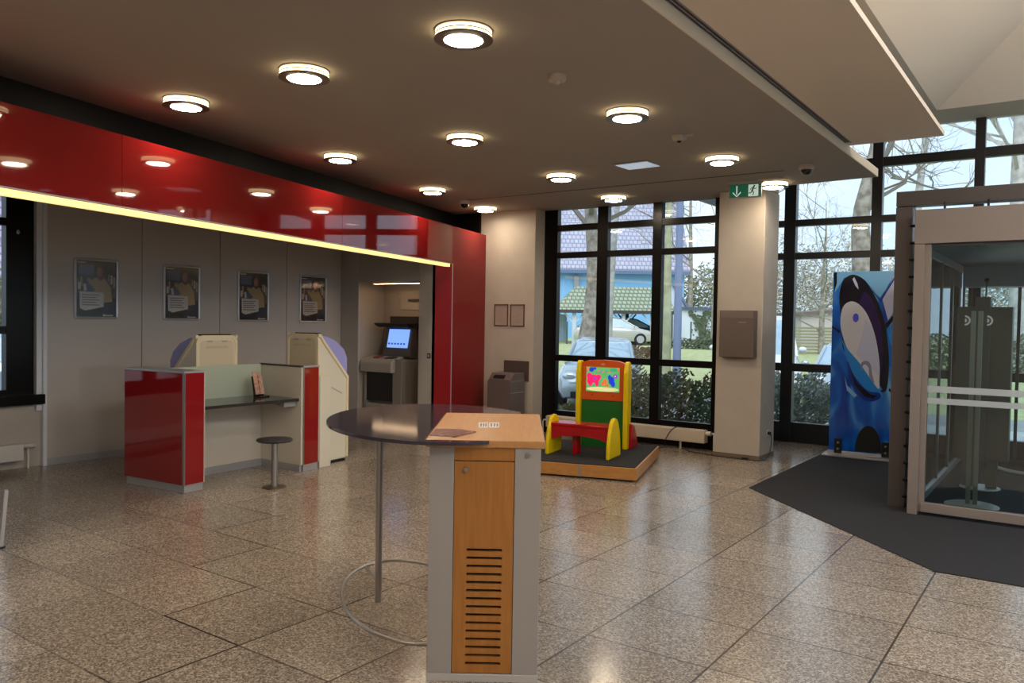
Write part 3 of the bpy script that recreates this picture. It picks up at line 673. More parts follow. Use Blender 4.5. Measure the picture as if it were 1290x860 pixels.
def lq(px, py):
    q = Vector((0, 0, HC)); v_ = CR*((px-645)/FP)+CD*((py-430)/FP)+CF; q = q+v_*((H_-HC)/v_.z); q -= loc(.21, .55, 0); return (q.x*math.cos(-ang)-q.y*math.sin(-ang), q.x*math.sin(-ang)+q.y*math.cos(-ang))
for a in ((603, 614.5), (616, 629)):
    mb = MB(); mb.ext([(*lq(a[0], 538.5), 0), (*lq(a[1], 538.5), 0), (*lq(a[1], 532.2), 0), (*lq(a[0], 532.2), 0)], (0, 0, .0015)); mb.build('label_card', mat('label_white', (232, 226, 222), .5), tg)
mb = MB()
for a in (605, 608.3, 611.2, 618, 622, 625.5):
    mb.ext([(*lq(a, 537.4), .0015), (*lq(a+1.8, 537.4), .0015), (*lq(a+2.0, 533.6), .0015), (*lq(a+.1, 533.6), .0015)], (0, 0, .0006))
mb.build('print', mat('label_ink', (120, 112, 124), .5), tg)

# ================================================================== PLAY PLATFORM + PLAY STATION
PLW = wood_mat('platform_wood', (190, 136, 74), (176, 120, 58), 'X')
P1 = Vector((-3.68, 7.44)); e1 = Vector((-4.64, 7.15))-P1; e1.normalize(); e2 = Vector((-.30, .954)).normalized()
e2 = (Vector((-4.16, 9.02))-Vector((-3.68, 7.44))).normalized()
r = root('play_platform', 'low wooden platform with dark grey carpet top under the play station', 'platform', (P1.x, P1.y, 0)); off = (P1.x, P1.y, 0)
Wd, Dp = 1.62, 1.63
c_ = [P1, P1+e1*Wd, P1+e1*Wd+e2*Dp, P1+e2*Dp]
MB(off).prism(c_, .02, .145).build('frame', PLW, r, bevel=.004)
q = [P1+e1*.02+e2*.02, P1+e1*(Wd-.02)+e2*.02, P1+e1*(Wd-.02)+e2*(Dp-.02), P1+e1*.02+e2*(Dp-.02)]
MB(off).prism(q, .145, .153).build('carpet_top', MAT_, r)
q = [P1+e1*.05+e2*.05, P1+e1*(Wd-.05)+e2*.05, P1+e1*(Wd-.05)+e2*(Dp-.05), P1+e1*.05+e2*(Dp-.05)]
MB(off).prism(q, 0, .02).build('base', BLACK, r)
qa = P1+e1*.585-e2*.002
MB(off).slab(qa, qa+e1*.03, -.004, .02, .145).build('clasp', STEEL, r)
PS = Vector((-4.45, 8.1)) # set below
# play station local frame: x along e (left->right as seen), y away
pa = math.radians(12)
YEL = mat('yellow_lacquer', (236, 204, 10), .25); ORG = mat('orange_lacquer', (216, 88, 24), .3); GRN = mat('green_lacquer', (28, 104, 36), .35); RDL = mat('red_lacquer', (176, 14, 24), .2)
base = aty(757, 556, 8.45); ps = root('play_station', 'tall red, yellow and green childrens play screen station', 'play station', (-4.62, 8.40, .153), math.radians(11))
def rbox_prof(w, y0, y1, h, rad=.05):
    return None
for sx_ in (-1, 1):
    pr_ = [(-.06, 0), (.10, 0), (.10, .90), (.08, 1.0), (.05, 1.03), (0, 1.03), (-.03, 1.0), (-.06, .9)]
    x_ = sx_*.295
    MB().ext([(x_-.028, a, b_) for a, b_ in pr_], (.056, 0, 0)).build('side_post', YEL, ps, bevel=.012)
fp = MB(); fp.ext([(-.265, -.01, .56), (.265, -.01, .56), (.265, -.01, 1.01), (.18, -.01, 1.035), (0, -.01, 1.045), (-.18, -.01, 1.035), (-.265, -.01, 1.01)], (0, .07, 0)); fp.build('screen_frame', ORG, ps, bevel=.006)
MB().box(-.262, .262, 0, .05, 0, .56).build('lower_panel', GRN, ps, bevel=.003)
mb = MB()
for sx_ in (-1, 1):
  mb = MB(); mb.ext([(sx_*.34-.02, .02, 0), (sx_*.34-.02, .30, 0), (sx_*.34-.02, .26, .12), (sx_*.34-.02, .16, .26), (sx_*.34-.02, .02, .30)], (.04, 0, 0)); mb.build('foot', RDL, ps, bevel=.01)
sc_ = MB().box(-.205, .205, -.016, -.008, .665, .955).build('screen', mat('screen_green', (90, 190, 110), .2, emit=(110, 205, 130), es=.45), ps)
def em(n_, c, e_=.5): return mat(n_, c, .3, emit=c, es=e_)
SM = [em('scr_pink', (250, 40, 120)), em('scr_blue', (30, 70, 220)), em('scr_purple', (150, 70, 210)), em('scr_orange', (250, 120, 60)), em('scr_cream', (240, 235, 170)), em('scr_teal', (60, 170, 120))]
mb = MB()
def blob(cx, cz, rx, rz, mi, lv=0, n=18): mb.ext([(a, -.0165-lv*.0005, b_) for a, b_ in arc(cx, cz, rx, rz, n)], (0, -.0005, 0), mi)
blob(0, .695, .2, .025, 4, 0); blob(.14, .93, .055, .02, 5, 0)
for a, b_, c1, d1, m_ in ((-.11, .815, .075, .05, 0), (-.165, .85, .035, .035, 0), (-.15, .765, .025, .04, 0), (-.07, .76, .025, .035, 0), (-.05, .84, .03, .03, 0), (-.175, .79, .02, .04, 0),
                          (.11, .80, .035, .05, 1), (.085, .84, .02, .03, 1), (.13, .76, .025, .035, 1), (-.14, .925, .03, .028, 1), (-.10, .94, .02, .014, 1), (.03, .79, .025, .03, 3), (.0, .76, .02, .02, 3), (.05, .745, .03, .015, 3),
                          (-.185, .93, .014, .02, 3), (.19, .93, .012, .02, 3)): blob(a, b_, c1, d1, m_, 1)
for k in range(6): blob(.155+.017*math.cos(k*PI/3), .855+.017*math.sin(k*PI/3), .012, .012, 2, 1)
blob(.155, .855, .009, .009, 4, 2); blob(-.10, .82, .018, .02, 2, 2)
for k in range(9): blob(-.07+k*.022, .905+.006*math.sin(k*1.7), .009, .008, (0, 3, 2)[k % 3], 2)
mb.build('picture', SM, sc_)
blp = MB(); blp.box(-.02, .02, -.0115, -.009, 0.985, 0.997); blp.box(-.012, .012, -.0115, -.009, .982, 1.0); blp.build('badge', CW, ps)
mb = MB()
for sx_ in (-.13, .13): mb.cyl((sx_, -.010, .62), (sx_, -.014, .62), .014, n=16)
mb.build('button', mat('dark_orange', (190, 66, 18), .4), ps, smooth=True)
# bench
BZ = 1.13
bn = root('childrens_bench', 'red seat bench with rounded yellow ends in front of the play screen', 'bench', (-4.52, 7.78, .153), math.radians(9))
for sx_ in (-1, 1):
    pr_ = [(a_*1.35, b_) for a_, b_ in [(-.145, 0), (.145, 0), (.138, .12), (.115, .25), (.075, .345), (.035, .38), (0, .388), (-.035, .38), (-.075, .345), (-.115, .25), (-.138, .12)]]
    MB().ext([(sx_*.36-.022, a, b_) for a, b_ in pr_], (.044, 0, 0)).build('end_panel', YEL, bn, bevel=.014)
MB().box(-.338, .338, -.13, .13, .285, .315).build('seat', RDL, bn, bevel=.006)
mb = MB(); mb.ext([(-.338, -.12, .285), (.338, -.12, .285), (.338, -.12, .145), (.22, -.12, .185), (0, -.12, .20), (-.22, -.12, .185), (-.338, -.12, .145)], (0, .02, 0)); mb.build('apron', RDL, bn, bevel=.003)
MB().box(-.12, -.06, -.02, .09, 0, .285).build('support', RDL, bn, bevel=.003)

bn.scale = (1, 1, BZ)
# ================================================================== RADIATOR, BIN, NOTICES, LETTERBOX, SOCKET
r = root('radiator', 'long low cream radiator below the large window behind the play platform', 'radiator', (-5, 9.86, 0)); off = (-5, 9.86, 0)
RW = mat('radiator_cream', (206, 192, 172), .45)
MB(off).box(-6.33, -3.90, 9.80, 9.93, .105, .27).build('panel', RW, r, bevel=.012)
mb = MB(off)
for k in range(60): x = -6.30+k*.04; mb.box(x, x+.012, 9.81, 9.92, .266, .274)
mb.build('top_grille', WHITE, r)
for x in (-6.15, -4.25):
    MB(off).cyl((x, 9.86, 0), (x, 9.86, .11), .014).build('foot', RW, r, smooth=True)
mb = MB(off); mb.cyl((-3.90, 9.85, .235), (-3.83, 9.85, .235), .026, .03); mb.build('valve', WHITE, r, smooth=True)
MB(off).tube([(-3.83, 9.86, .235), (-3.80, 9.86, .235), (-3.79, 9.86, .22), (-3.79, 9.86, .0)], .014, 10).build('pipe', WHITE, r, smooth=True)
MB(off).tube([(-6.33, 9.86, .2), (-6.40, 9.86, .2), (-6.41, 9.86, .18), (-6.41, 9.86, .0)], .012, 10).build('pipe', WHITE, r, smooth=True)
r = root('waste_bin', 'tall grey waste bin with chamfered top against the beige wall', 'waste bin', (-6.95, 9.5, 0))
GB = mat('bin_grey_lacquer', (108, 98, 96), .35); GB2 = mat('bin_grey_side', (112, 112, 112), .35)
bx0, bx1 = -.30, .12
mb = MB(); mb.ext([(bx0, -.17, .01), (bx1, -.17, .01), (bx1, -.17, .76), (bx1-.02, -.17, .80), (bx0+.06, -.17, .80), (bx0, -.17, .76)], (0, .36, 0)); mb.build('body', GB, r, bevel=.006)
mb = MB(); mb.ext([(bx0+.005, -.17, .77), (bx1-.005, -.17, .77), (bx1-.005, -.06, .88), (bx1-.005, .19, .88), (bx1-.005, .19, .77), (bx0+.005, .19, .77), (bx0+.005, .19, .88), (bx0+.005, -.06, .88)][0:0] or [(0, -.17, .77), (0, -.07, .88), (0, .19, .88), (0, .19, .77)], (0, 0, 0) if False else (.40, 0, 0)); 
o = mb.build('lid', GB, r, bevel=.005); o.location = (-.29, 0, .0)
mb = MB(); mb.ext([(-.22, -.150, .797), (-.22, -.098, .853), (-.22, -.090, .846), (-.22, -.142, .790)], (.20, 0, 0)); mb.build('slot', BLACK, r)
MB().box(bx1-.001, bx1+.002, -.17, .19, .60, .607).build('joint', ALUP, r)
r.location = (-6.75, 9.50, 0)
tag(MB().box(-7.05, -6.60, 9.735, 9.75, .75, 1.05).build('wall_plate', mat('brown_plate', (84, 72, 68), .5), bevel=.002), 'dark brown plate on the beige wall behind the grey waste bin', 'wall plate')
NP = mat('notice_paper', (176, 158, 150), .5); NF = mat('notice_frame', (92, 72, 68), .4)
nt_ = root('framed_notice', 'left framed notice on the beige wall above the waste bin', 'notice', (-7.12, 9.75, 1.725), group='framed notices above the waste bin')
mb = MB()
for a, b_, c1, d1 in ((-.127, -.112, -.165, .165), (.112, .127, -.165, .165), (-.112, .112, -.165, -.15), (-.112, .112, .15, .165)): mb.box(a, b_, -.016, 0, c1, d1)
mb.build('frame', NF, nt_, bevel=.002)
pn = MB().box(-.112, .112, -.006, 0, -.15, .15).build('sheet', NP, nt_)
mb = MB()
for k in range(9): mb.box(-.085, .085-.02*(k % 3), -.0066, -.006, .10-k*.026, .104-k*.026)
mb.build('print_lines', mat('notice_ink', (140, 122, 118), .5), pn)
n2 = copy_tree(nt_); n2.location = (-6.822, 9.75, 1.722); n2['label'] = 'right framed notice on the beige wall, nearer the window reveal'
r = root('letterbox', 'taupe wall letterbox mounted on the beige pillar', 'letterbox', (-3.40, 9.617, 1.53))
TB = mat('taupe_metal', (108, 94, 88), .4)
MB().box(-.215, .215, -.13, 0, -.285, .285).build('body', TB, r, bevel=.008)
MB().box(-.205, .205, -.134, -.128, .19, .27).build('flap', mat('taupe_metal_light', (122, 108, 100), .4), r, bevel=.003)
MB().box(.02, .12, -.1315, -.13, .135, .15).build('name_strip', mat('strip_grey', (140, 126, 118), .5), r)
r = root('wall_socket', 'white socket with black plug on the right side of the pillar', 'socket', (-3.125, 9.9, .31))
MB().box(0, .008, -.04, .04, -.04, .04).build('plate', WHITE, r, bevel=.003)
MB().cyl((.008, 0, 0), (.045, 0, -.005), .02, n=18).build('plug', BLACK, r, smooth=True)
cab = [(-3.08, 9.9, .30), (-3.065, 9.88, .24), (-3.06, 9.83, .12), (-3.07, 9.74, .03), (-3.10, 9.60, .008), (-3.3, 9.55, .008), (-3.6, 9.57, .008), (-4.0, 9.66, .008), (-4.15, 9.78, .008)]
def smoothpath(P, n=6):
    P = [Vector(p) for p in P]; out = []
    for i in range(len(P)-1):
        p0, p1, p2, p3 = P[max(0, i-1)], P[i], P[i+1], P[min(len(P)-1, i+2)]
        for k in range(n):
            t_ = k/n; out.append(.5*((2*p1)+(p2-p0)*t_+(2*p0-5*p1+4*p2-p3)*t_*t_+(3*p1-p0-3*p2+p3)*t_**3))
    return out+[P[-1]]
tag(MB().tube(smoothpath(cab), .006, 8).build('power_cable', BLACK, smooth=True), 'black cable running from the pillar socket along the floor', 'cable')
cab = [(-4.33, 9.95, .27), (-4.30, 9.84, .285), (-4.35, 9.78, .24), (-4.42, 9.775, .12), (-4.44, 9.78, .02), (-4.46, 9.7, .008), (-4.6, 9.6, .008)]
tag(MB().tube(smoothpath(cab), .006, 8).build('screen_cable', BLACK, smooth=True), 'black cable hanging over the cream radiator', 'cable')
tag(MB().box(-3.33, -3.25, 9.57, 9.60, .0, .025).build('cable_clip', BLACK, bevel=.004), 'small black block on the floor at the pillar foot', 'cable clip')
# slim metal upright at left frame edge
p0_ = Vector((-6.11, 2.478, 0)); dpt = (p0_-Vector((0, 0, HC))).dot(CF); p1_ = at(7.5, 617, dpt)
r = root('barrier_post', 'slim pale leaning metal bar cut off by the left photo edge', 'barrier', p0_)
MB(p0_).tube([p0_+Vector((0, 0, .012)), p1_], .017, 4).build('bar', ALU, r)
MB(p0_).cyl(p0_, p0_+Vector((0, 0, .012)), .03, n=16).build('foot', BLACK, r, smooth=True)
# ================================================================== ENTRANCE MAT, DISPLAY BOARD
struct(MB().prism([(-2.68, 7.95), (-.76, 6.045), (4.0, 6.045), (4.0, 11.3), (-2.62, 11.3), (-2.66, 10.55)], .0005, .006).build('floor_mat', MAT_))
r = root('display_board', 'tall freestanding blue glossy display board with an abstract swirl', 'display board', (-2.225, 10.745, 0), math.radians(3.0))
BB = [mat('board_blue', (18, 96, 190), .12), mat('board_deep', (8, 56, 160), .12), mat('board_sky', (130, 200, 252), .12), mat('board_ink', (12, 10, 34), .1), mat('board_pale', (222, 224, 242), .12),
      mat('board_white', (204, 212, 246), .12), mat('board_mid', (40, 144, 240), .12), mat('board_violet', (44, 22, 92), .12), mat('board_bluedot', (90, 90, 240), .1), mat('board_shade', (140, 146, 190), .12)]
BW, BH = .735, 2.29; bz = .045
def grad_mat():
    m = bpy.data.materials.new('board_gradient'); m.use_nodes = True; nt = m.node_tree; b = nt.nodes['Principled BSDF']
    tc = nt.nodes.new('ShaderNodeTexCoord'); mp = nt.nodes.new('ShaderNodeMapping'); mp.inputs['Scale'].default_value = (2.2, 1, .9); mp.inputs['Rotation'].default_value = (0, .4, 0)
    n = nt.nodes.new('ShaderNodeTexNoise'); n.inputs['Scale'].default_value = 1.6; n.inputs['Detail'].default_value = 1.5; n.inputs['Distortion'].default_value = 1.2
    rp = nt.nodes.new('ShaderNodeValToRGB'); e = rp.color_ramp.elements
    e[0].position = .32; e[0].color = C3(10, 62, 176); e[1].position = .72; e[1].color = C3(110, 192, 252)
    x = e.new(.5); x.color = C3(16, 112, 226)
    nt.links.new(tc.outputs['Object'], mp.inputs[0]); nt.links.new(mp.outputs[0], n.inputs['Vector']); nt.links.new(n.outputs['Fac'], rp.inputs[0]); nt.links.new(rp.outputs[0], b.inputs['Base Color'])
    b.inputs['Roughness'].default_value = .1; MATS['board_gradient'] = m; return m
GRAD = grad_mat()
MB().box(-BW/2, BW/2, -.012, .012, bz, bz+BH).build('panel', [GRAD], r, bevel=.002)
mb = MB()
def uvp(cx, cy):   # crop coords (scale .3023, origin 900,300) -> local
    xl = 515-33*(cy-135)/725; wdt = 250+0*cy
    u = (cx-xl)/(252-8*(cy-135)/725); v_ = 1-(cy-137)/(868-137+22*u)
    return (-BW/2+max(0, min(1, u))*BW, bz+max(0, min(1, v_))*BH)
def bs(pts, lv, mi, conv=True):
    p_ = [uvp(a, b_) for a, b_ in pts] if conv else pts
    if len(p_) > 8:
        n_ = len(p_); q_ = []
        for i in range(n_):
            p0, p1, p2, p3 = [Vector(p_[(i+k) % n_]) for k in (-1, 0, 1, 2)]
            for k in range(5):
                t_ = k/5; q_.append(tuple(.5*((2*p1)+(p2-p0)*t_+(2*p0-5*p1+4*p2-p3)*t_*t_+(3*p1-p0-3*p2+p3)*t_**3)))
        p_ = q_
    mb.ext([(a, -.0122-lv*.0006, b_) for a, b_ in p_], (0, -.0006, 0), mi)
bs([(515, 137), (770, 137), (700, 245), (640, 170), (560, 160), (520, 220)], 0, 2)                       # sky wash at top
bs([(765, 137), (766, 300), (735, 370), (708, 250)], 1, 5)
bs([(718, 350), (764, 290), (752, 430), (735, 440)], 1, 6)
bs([(516, 140), (530, 140), (528, 185), (518, 215)], 2, 3)
bs([(668, 212), (700, 250), (764, 150), (766, 158), (702, 262), (672, 222)], 2, 1)
bs([(716, 352), (766, 305), (766, 325), (720, 372)], 2, 3)
outer = [(540, 300), (537, 240), (548, 185), (570, 158), (600, 150), (640, 172), (672, 222), (700, 290), (718, 370), (726, 460), (724, 550), (716, 610), (704, 628), (690, 622), (688, 600), (560, 470), (545, 400)]
bs(outer, 3, 3)
bs([(640, 220), (672, 260), (694, 330), (704, 420), (700, 520), (690, 560), (688, 470), (672, 380), (648, 310), (618, 270)], 4, 7)
bs([(592, 168), (600, 160), (612, 188), (616, 210), (604, 196)], 4, 5)
inner = [(545, 385), (540, 340), (546, 295), (562, 268), (588, 258), (616, 270), (644, 305), (666, 360), (682, 430), (690, 510), (688, 580), (684, 615), (655, 575), (610, 505), (566, 450)]
bs(inner, 5, 4)
bs([(600, 470), (625, 400), (640, 330), (664, 360), (680, 430), (688, 510), (686, 560), (640, 520)], 6, 5)
bs([(622, 540), (618, 512), (636, 500), (655, 512), (662, 560), (668, 590), (650, 568), (648, 530), (636, 515), (626, 520)], 7, 9)
bs([uvp(602, 325)] and arc(*uvp(602, 325), .035, .055, 16), 7, 8, False)
bs([(505, 355), (538, 378), (536, 386), (504, 362)], 4, 3)
bs([(545, 415), (566, 450), (610, 505), (655, 575), (684, 615), (700, 640), (672, 660), (640, 640), (600, 600), (570, 520)], 5, 6)
bs([(566, 500), (590, 560), (640, 620), (684, 630), (690, 650), (660, 665), (620, 655), (585, 610), (568, 560)], 6, 1)
bs([(575, 530), (600, 590), (650, 636), (676, 642), (664, 655), (628, 645), (592, 600)], 7, 3)
bs([(552, 560), (562, 600), (600, 640), (590, 650), (560, 620)], 7, 2)
bs([(725, 610), (740, 630), (738, 640), (722, 620)], 4, 3)
mb.build('printed_swirl', BB, r)
fx = .10
MB().ext([(a, -.013, max(bz+.005, b_)) for a, b_ in arc(fx, bz+.03, .155, .33, 24, 0, PI)], (0, -.004, 0)).build('speaker_recess', BLACK, r)
for x in (-.255, .30):
    o = MB().box(x-.045, x+.045, -.03, -.012, bz-.02, bz+.17).build('bracket', BLACK, r, bevel=.004)
    mb = MB()
    for z in (.04, .12): mb.cyl((x, -.03, bz+z), (x, -.036, bz+z), .014, n=14)
    mb.build('bolt', STEEL, o, smooth=True)
MB().box(-BW/2-.05, BW/2+.02, -.20, .12, .006, .028).build('base_plate', ALU, r, bevel=.004)
MB().box(-BW/2-.01, BW/2, -.02, .02, .025, .06).build('clamp_rail', ALU, r, bevel=.003)

# ================================================================== STEEL PORTAL FRAME + VESTIBULE
BS = mat('brown_steel', (86, 78, 76), .4); BG = mat('beige_powder_coat', (146, 134, 127), .45)
r = root('steel_portal_frame', 'dark brown steel portal frame around the glass entrance vestibule', 'steel frame', (-1.33, 8.05, 0)); off = (-1.33, 8.05, 0)
mb = MB(off); mb.box(-1.402, -1.262, 7.99, 8.02, 0, 2.735); mb.box(-1.402, -1.262, 8.12, 8.15, 0, 2.735); mb.box(-1.402, -1.392, 8.0, 8.14, 0, 2.735); mb.box(-1.272, -1.262, 8.0, 8.14, 0, 2.735); mb.build('column', BS, r, bevel=.002)
MB(off).box(-1.402, 2.4, 7.99, 8.15, 2.742, 2.875).build('beam', BS, r, bevel=.003)
mb = MB(off)
for x in (-1.375, -1.29):
    for z in (2.77, 2.845): mb.cyl((x, 7.992, z), (x, 7.982, z), .010, n=12)
mb.build('bolt', BS, r, smooth=True)
mb = MB(off); mb.box(2.26, 2.4, 7.99, 8.15, 0, 2.735); mb.build('column', BS, r)
d = sroot('door_1', (-1.1, 7.85, 0)); off = (-1.1, 7.85, 0)
mb = MB(off); mb.box(-1.206, -1.125, 7.766, 7.86, 0, 2.372); mb.box(-1.125, -1.075, 7.79, 7.85, .03, 2.372); mb.build('jamb', BG, d, bevel=.003)
MB(off).box(-1.206, 2.2, 7.766, 7.86, 2.376, 2.672).build('header', BG, d, bevel=.003)
MB(off).box(-1.10, 2.2, 7.772, 7.85, .035, .115).build('bottom_rail', BG, d, bevel=.003)
MB(off).box(-1.08, 2.2, 7.80, 7.84, 2.352, 2.376).build('track', mat('dark_track', (62, 66, 72), .4), d)
mb = MB(off)
for k in range(17): z = .12+k*.152; mb.cyl((-1.27, 7.93, z), (-1.19, 7.93, z), .013, n=10)
for k in range(10): x = -1.0+k*.33; mb.cyl((x, 7.93, 2.66), (x, 7.93, 2.75), .010, n=8)
mb.build('spacer', BLK, d, smooth=True)
MB(off).box(-1.09, 2.2, 7.808, 7.816, .1, 2.36).build('pane', GLASSG, d)
FR = mat('frosted_safety_strip', (206, 214, 220), .5, alpha=.72)
mb = MB(off); mb.box(-1.09, 2.2, 7.804, 7.807, 1.085, 1.14); mb.box(-1.09, 2.2, 7.804, 7.807, .985, 1.035); mb.build('safety_stripe', FR, d)
# side wall of the vestibule
mb = MB(off); mb.box(-1.215, -1.165, 7.86, 11.40, .006, .075); mb.box(-1.21, -1.17, 7.86, 11.4, 2.32, 2.39)
mb.build('side_rail', ALU, d, bevel=.003)
mb = MB(off)
for y in (9.35, 10.2, 11.3): mb.box(-1.205, -1.175, y, y+.05, .075, 2.32)
mb.build('side_post', mat('steel_grey_post', (112, 116, 118), .4), d)
MB(off).box(-1.193, -1.187, 7.87, 11.40, .075, 2.32).build('side_pane', GLASSG, d)
MB(off).box(-1.2, 2.2, 7.86, 11.40, 2.39, 2.44).build('roof', mat('vestibule_roof', (150, 160, 172), .5), d)
MB(off).box(-1.16, 2.2, 10.9, 11.35, 2.14, 2.385).build('inner_header', mat('steel_blue_header', (150, 176, 198), .4), d)
mb = MB(off); mb.box(-.62, -.585, 11.30, 11.34, .01, 2.14); mb.box(-1.14, -1.10, 11.30, 11.34, .01, 2.14); mb.box(-1.14, 2.2, 11.30, 11.34, .01, .07); mb.build('inner_frame', mat('anthracite_door', (58, 60, 58), .4), d)
# reflection in the entrance glass built solid as dark twin panels with half-circle marks
g = root('reflected_twin_panels', 'dark twin panels with half circle marks, a reflection in the entrance glass built solid', 'pillar', (-.80, 9.6, 0))
DG = mat('dark_olive_panel', (78, 78, 70), .45)
MB().box(-.24, -.035, -.10, .12, .30, 1.86).build('panel', DG, g, bevel=.004)
MB().box(.04, .245, -.10, .12, .30, 1.86).build('panel', DG, g, bevel=.004)
MB().box(-.075, .055, -.13, .10, .28, 1.96).build('spine', mat('dark_olive_spine', (78, 78, 72), .45), g, bevel=.004)
MB().box(-.16, -.02, -.06, .06, .02, .30).box(.05, .15, -.05, .05, .02, .30).build('leg', DG, g)
WM = mat('white_mark', (240, 228, 226), .5, emit=(240, 228, 226), es=.2)
for cx in (-.17, .03):
    mb = MB()
    yb = -.132 if cx > 0 else -.102
    for r0_, r1_ in ((.035, .052), (0.0, .02)):
        o_ = arc(cx, 1.72, r1_, r1_, 14, -PI/2, PI/2); i_ = arc(cx, 1.72, r0_, r0_, 14, -PI/2, PI/2)
        for k in range(13): 
            q = [o_[k], o_[k+1], i_[k+1], i_[k]] if r0_ else [o_[k], o_[k+1], (cx, 1.72)]
            mb.ext([(a, yb, b_) for a, b_ in q], (0, -.002, 0))
    mb.build('half_circle_mark', WM, g)
MB().tube([(.0, 0, 1.95), (.005, 0, 2.12)], .006, 8).ball((.005, 0, 2.135), .024).build('antenna', BLACK, g, smooth=True)
MB().lathe([(0, .012), (.18, .012), (.185, .006), (.185, 0), (0, 0)], n=36).build('base_disc', WHITE, g, smooth=True)
g.location = (-.80, 9.5, .006)
st = root('reflected_twin_posts', 'twin steel posts on a white disc standing in for reflected lights, inside the vestibule', 'post', (-.775, 8.48, .006))
MB().lathe([(0, .02), (.20, .016), (.225, .008), (.225, 0), (0, 0)], n=40).build('base', WHITE, st, smooth=True)  # white disc is a solid stand-in for lights reflected in the vestibule
for x in (-.032, .026): MB().box(x-.018, x+.018, -.02, .02, .01, 1.80).build('upright', mat('olive_steel', (140, 146, 140), .35, metal=.3), st, bevel=.002)
tag(MB().tube(smoothpath([(-.75, 10.75, .05), (-.6, 10.65, .035), (-.4, 10.6, .03), (-.1, 10.62, .03)]), .02, 10).build('white_hose', WHITE, smooth=True), 'curved white tube lying on the vestibule floor', 'tube')

# ================================================================== OUTSIDE
GRS = mat('lawn_grass', (184, 190, 142), .95, noise=(160, 168, 118), scale=3)
ASP = mat('wet_asphalt', (150, 152, 156), .6, noise=(132, 134, 138), scale=2)
PAV = mat('pale_paving', (196, 200, 202), .7, noise=(178, 182, 184), scale=4)
def gz(y): return -.2 if y < 19 else (-.2+(y-19)/16*.62 if y < 35 else .42)
mb = MB()
ysg = [11.57, 13.5, 19, 23, 27, 31, 35, 60, 120]
xl, xr_ = -120, 60
def strip(mb, y0, y1, x0, x1, mi, dz=0): mb.face([(x0, y0, gz(y0)+dz), (x1, y0, gz(y0)+dz), (x1, y1, gz(y1)+dz), (x0, y1, gz(y1)+dz)], mi)
strip(mb, 10.05, 13.2, xl, -9.3, 1); strip(mb, 10.05, 13.2, -9.3, -4.3, 1); strip(mb, 11.57, 13.2, -4.3, xr_, 1)
strip(mb, 13.2, 19, xl, xr_, 0)
for a, b in zip(ysg[2:], ysg[3:]): strip(mb, a, b, xl, xr_, 1)
mb.face([(-120, -30, -.2), (-9.3, -30, -.2), (-9.3, 10.05, -.2), (-120, 10.05, -.2)], 0)
mb.face([(4.3, -30, -.2), (60, -30, -.2), (60, 11.57, -.2), (4.3, 11.57, -.2)], 0)
struct(mb.build('ground', [ASP, GRS]))
struct(MB().box(-1.4, 6, 11.6, 15.5, -.19, -.04).build('path', PAV))

def leaf_mat(name, c1, c2):
    return mat(name, c1, .8, noise=c2, scale=9)
LG = leaf_mat('hedge_green', (104, 116, 88), (62, 72, 56)); LD = leaf_mat('hedge_grey_green', (140, 152, 142), (84, 98, 90)); LO = leaf_mat('olive_leaf', (150, 152, 112), (110, 114, 80)); LH = leaf_mat('hazy_twigs', (186, 182, 168), (150, 148, 134)); LB = leaf_mat('brown_leaf', (120, 92, 72), (70, 62, 50))
TW = mat('bare_twig', (138, 132, 124), .9); BK = mat('grey_bark', (168, 162, 150), .95, noise=(120, 112, 100), scale=6, bump=.8); BKM = mat('mossy_bark', (196, 198, 160), .95, noise=(160, 160, 130), scale=3, bump=.6)
BKP = mat('pale_bark', (196, 194, 192), .9, noise=(162, 160, 158), scale=5)
def shrub(name, label, cat, c, sx, sy, h, n, lm, size=.05, seed=1, group=None, box=False):
    rg = random.Random(seed); r = root(name, label, cat, (c[0], c[1], c[2]), 0, group)
    mb = MB()
    for k in range(n):
        while True:
            x, y, z = rg.uniform(-1, 1), rg.uniform(-1, 1), rg.random()
            if box: break
            if x*x+y*y+(z*1.1-.1)**2 < 1.02 and x*x+y*y+(z*1.1-.1)**2 > .25: break
        p_ = Vector((x*sx, y*sy, z*h*(1+.10*math.sin(x*9)+.06*math.sin(x*23+2))))
        a = Vector((rg.gauss(0, 1), rg.gauss(0, 1), rg.gauss(0, 1))).normalized(); b = a.orthogonal().normalized()*size*rg.uniform(.5, 1.2); a = a*size*rg.uniform(.3, .7)
        mb.face([p_-b, p_-a*.8, p_+b, p_+a*.8])
    mb.build('foliage', lm, r, recalc=False)
    mb = MB()
    for k in range(14): 
        x = rg.uniform(-.7, .7)*sx; y = rg.uniform(-.6, .6)*sy
        mb.tube([(x*.6, y*.6, 0), (x*.8, y*.8, h*.5), (x, y, h*.9)], .012, 5, r2=.004)
    mb.build('stems', TW, r)
    return r
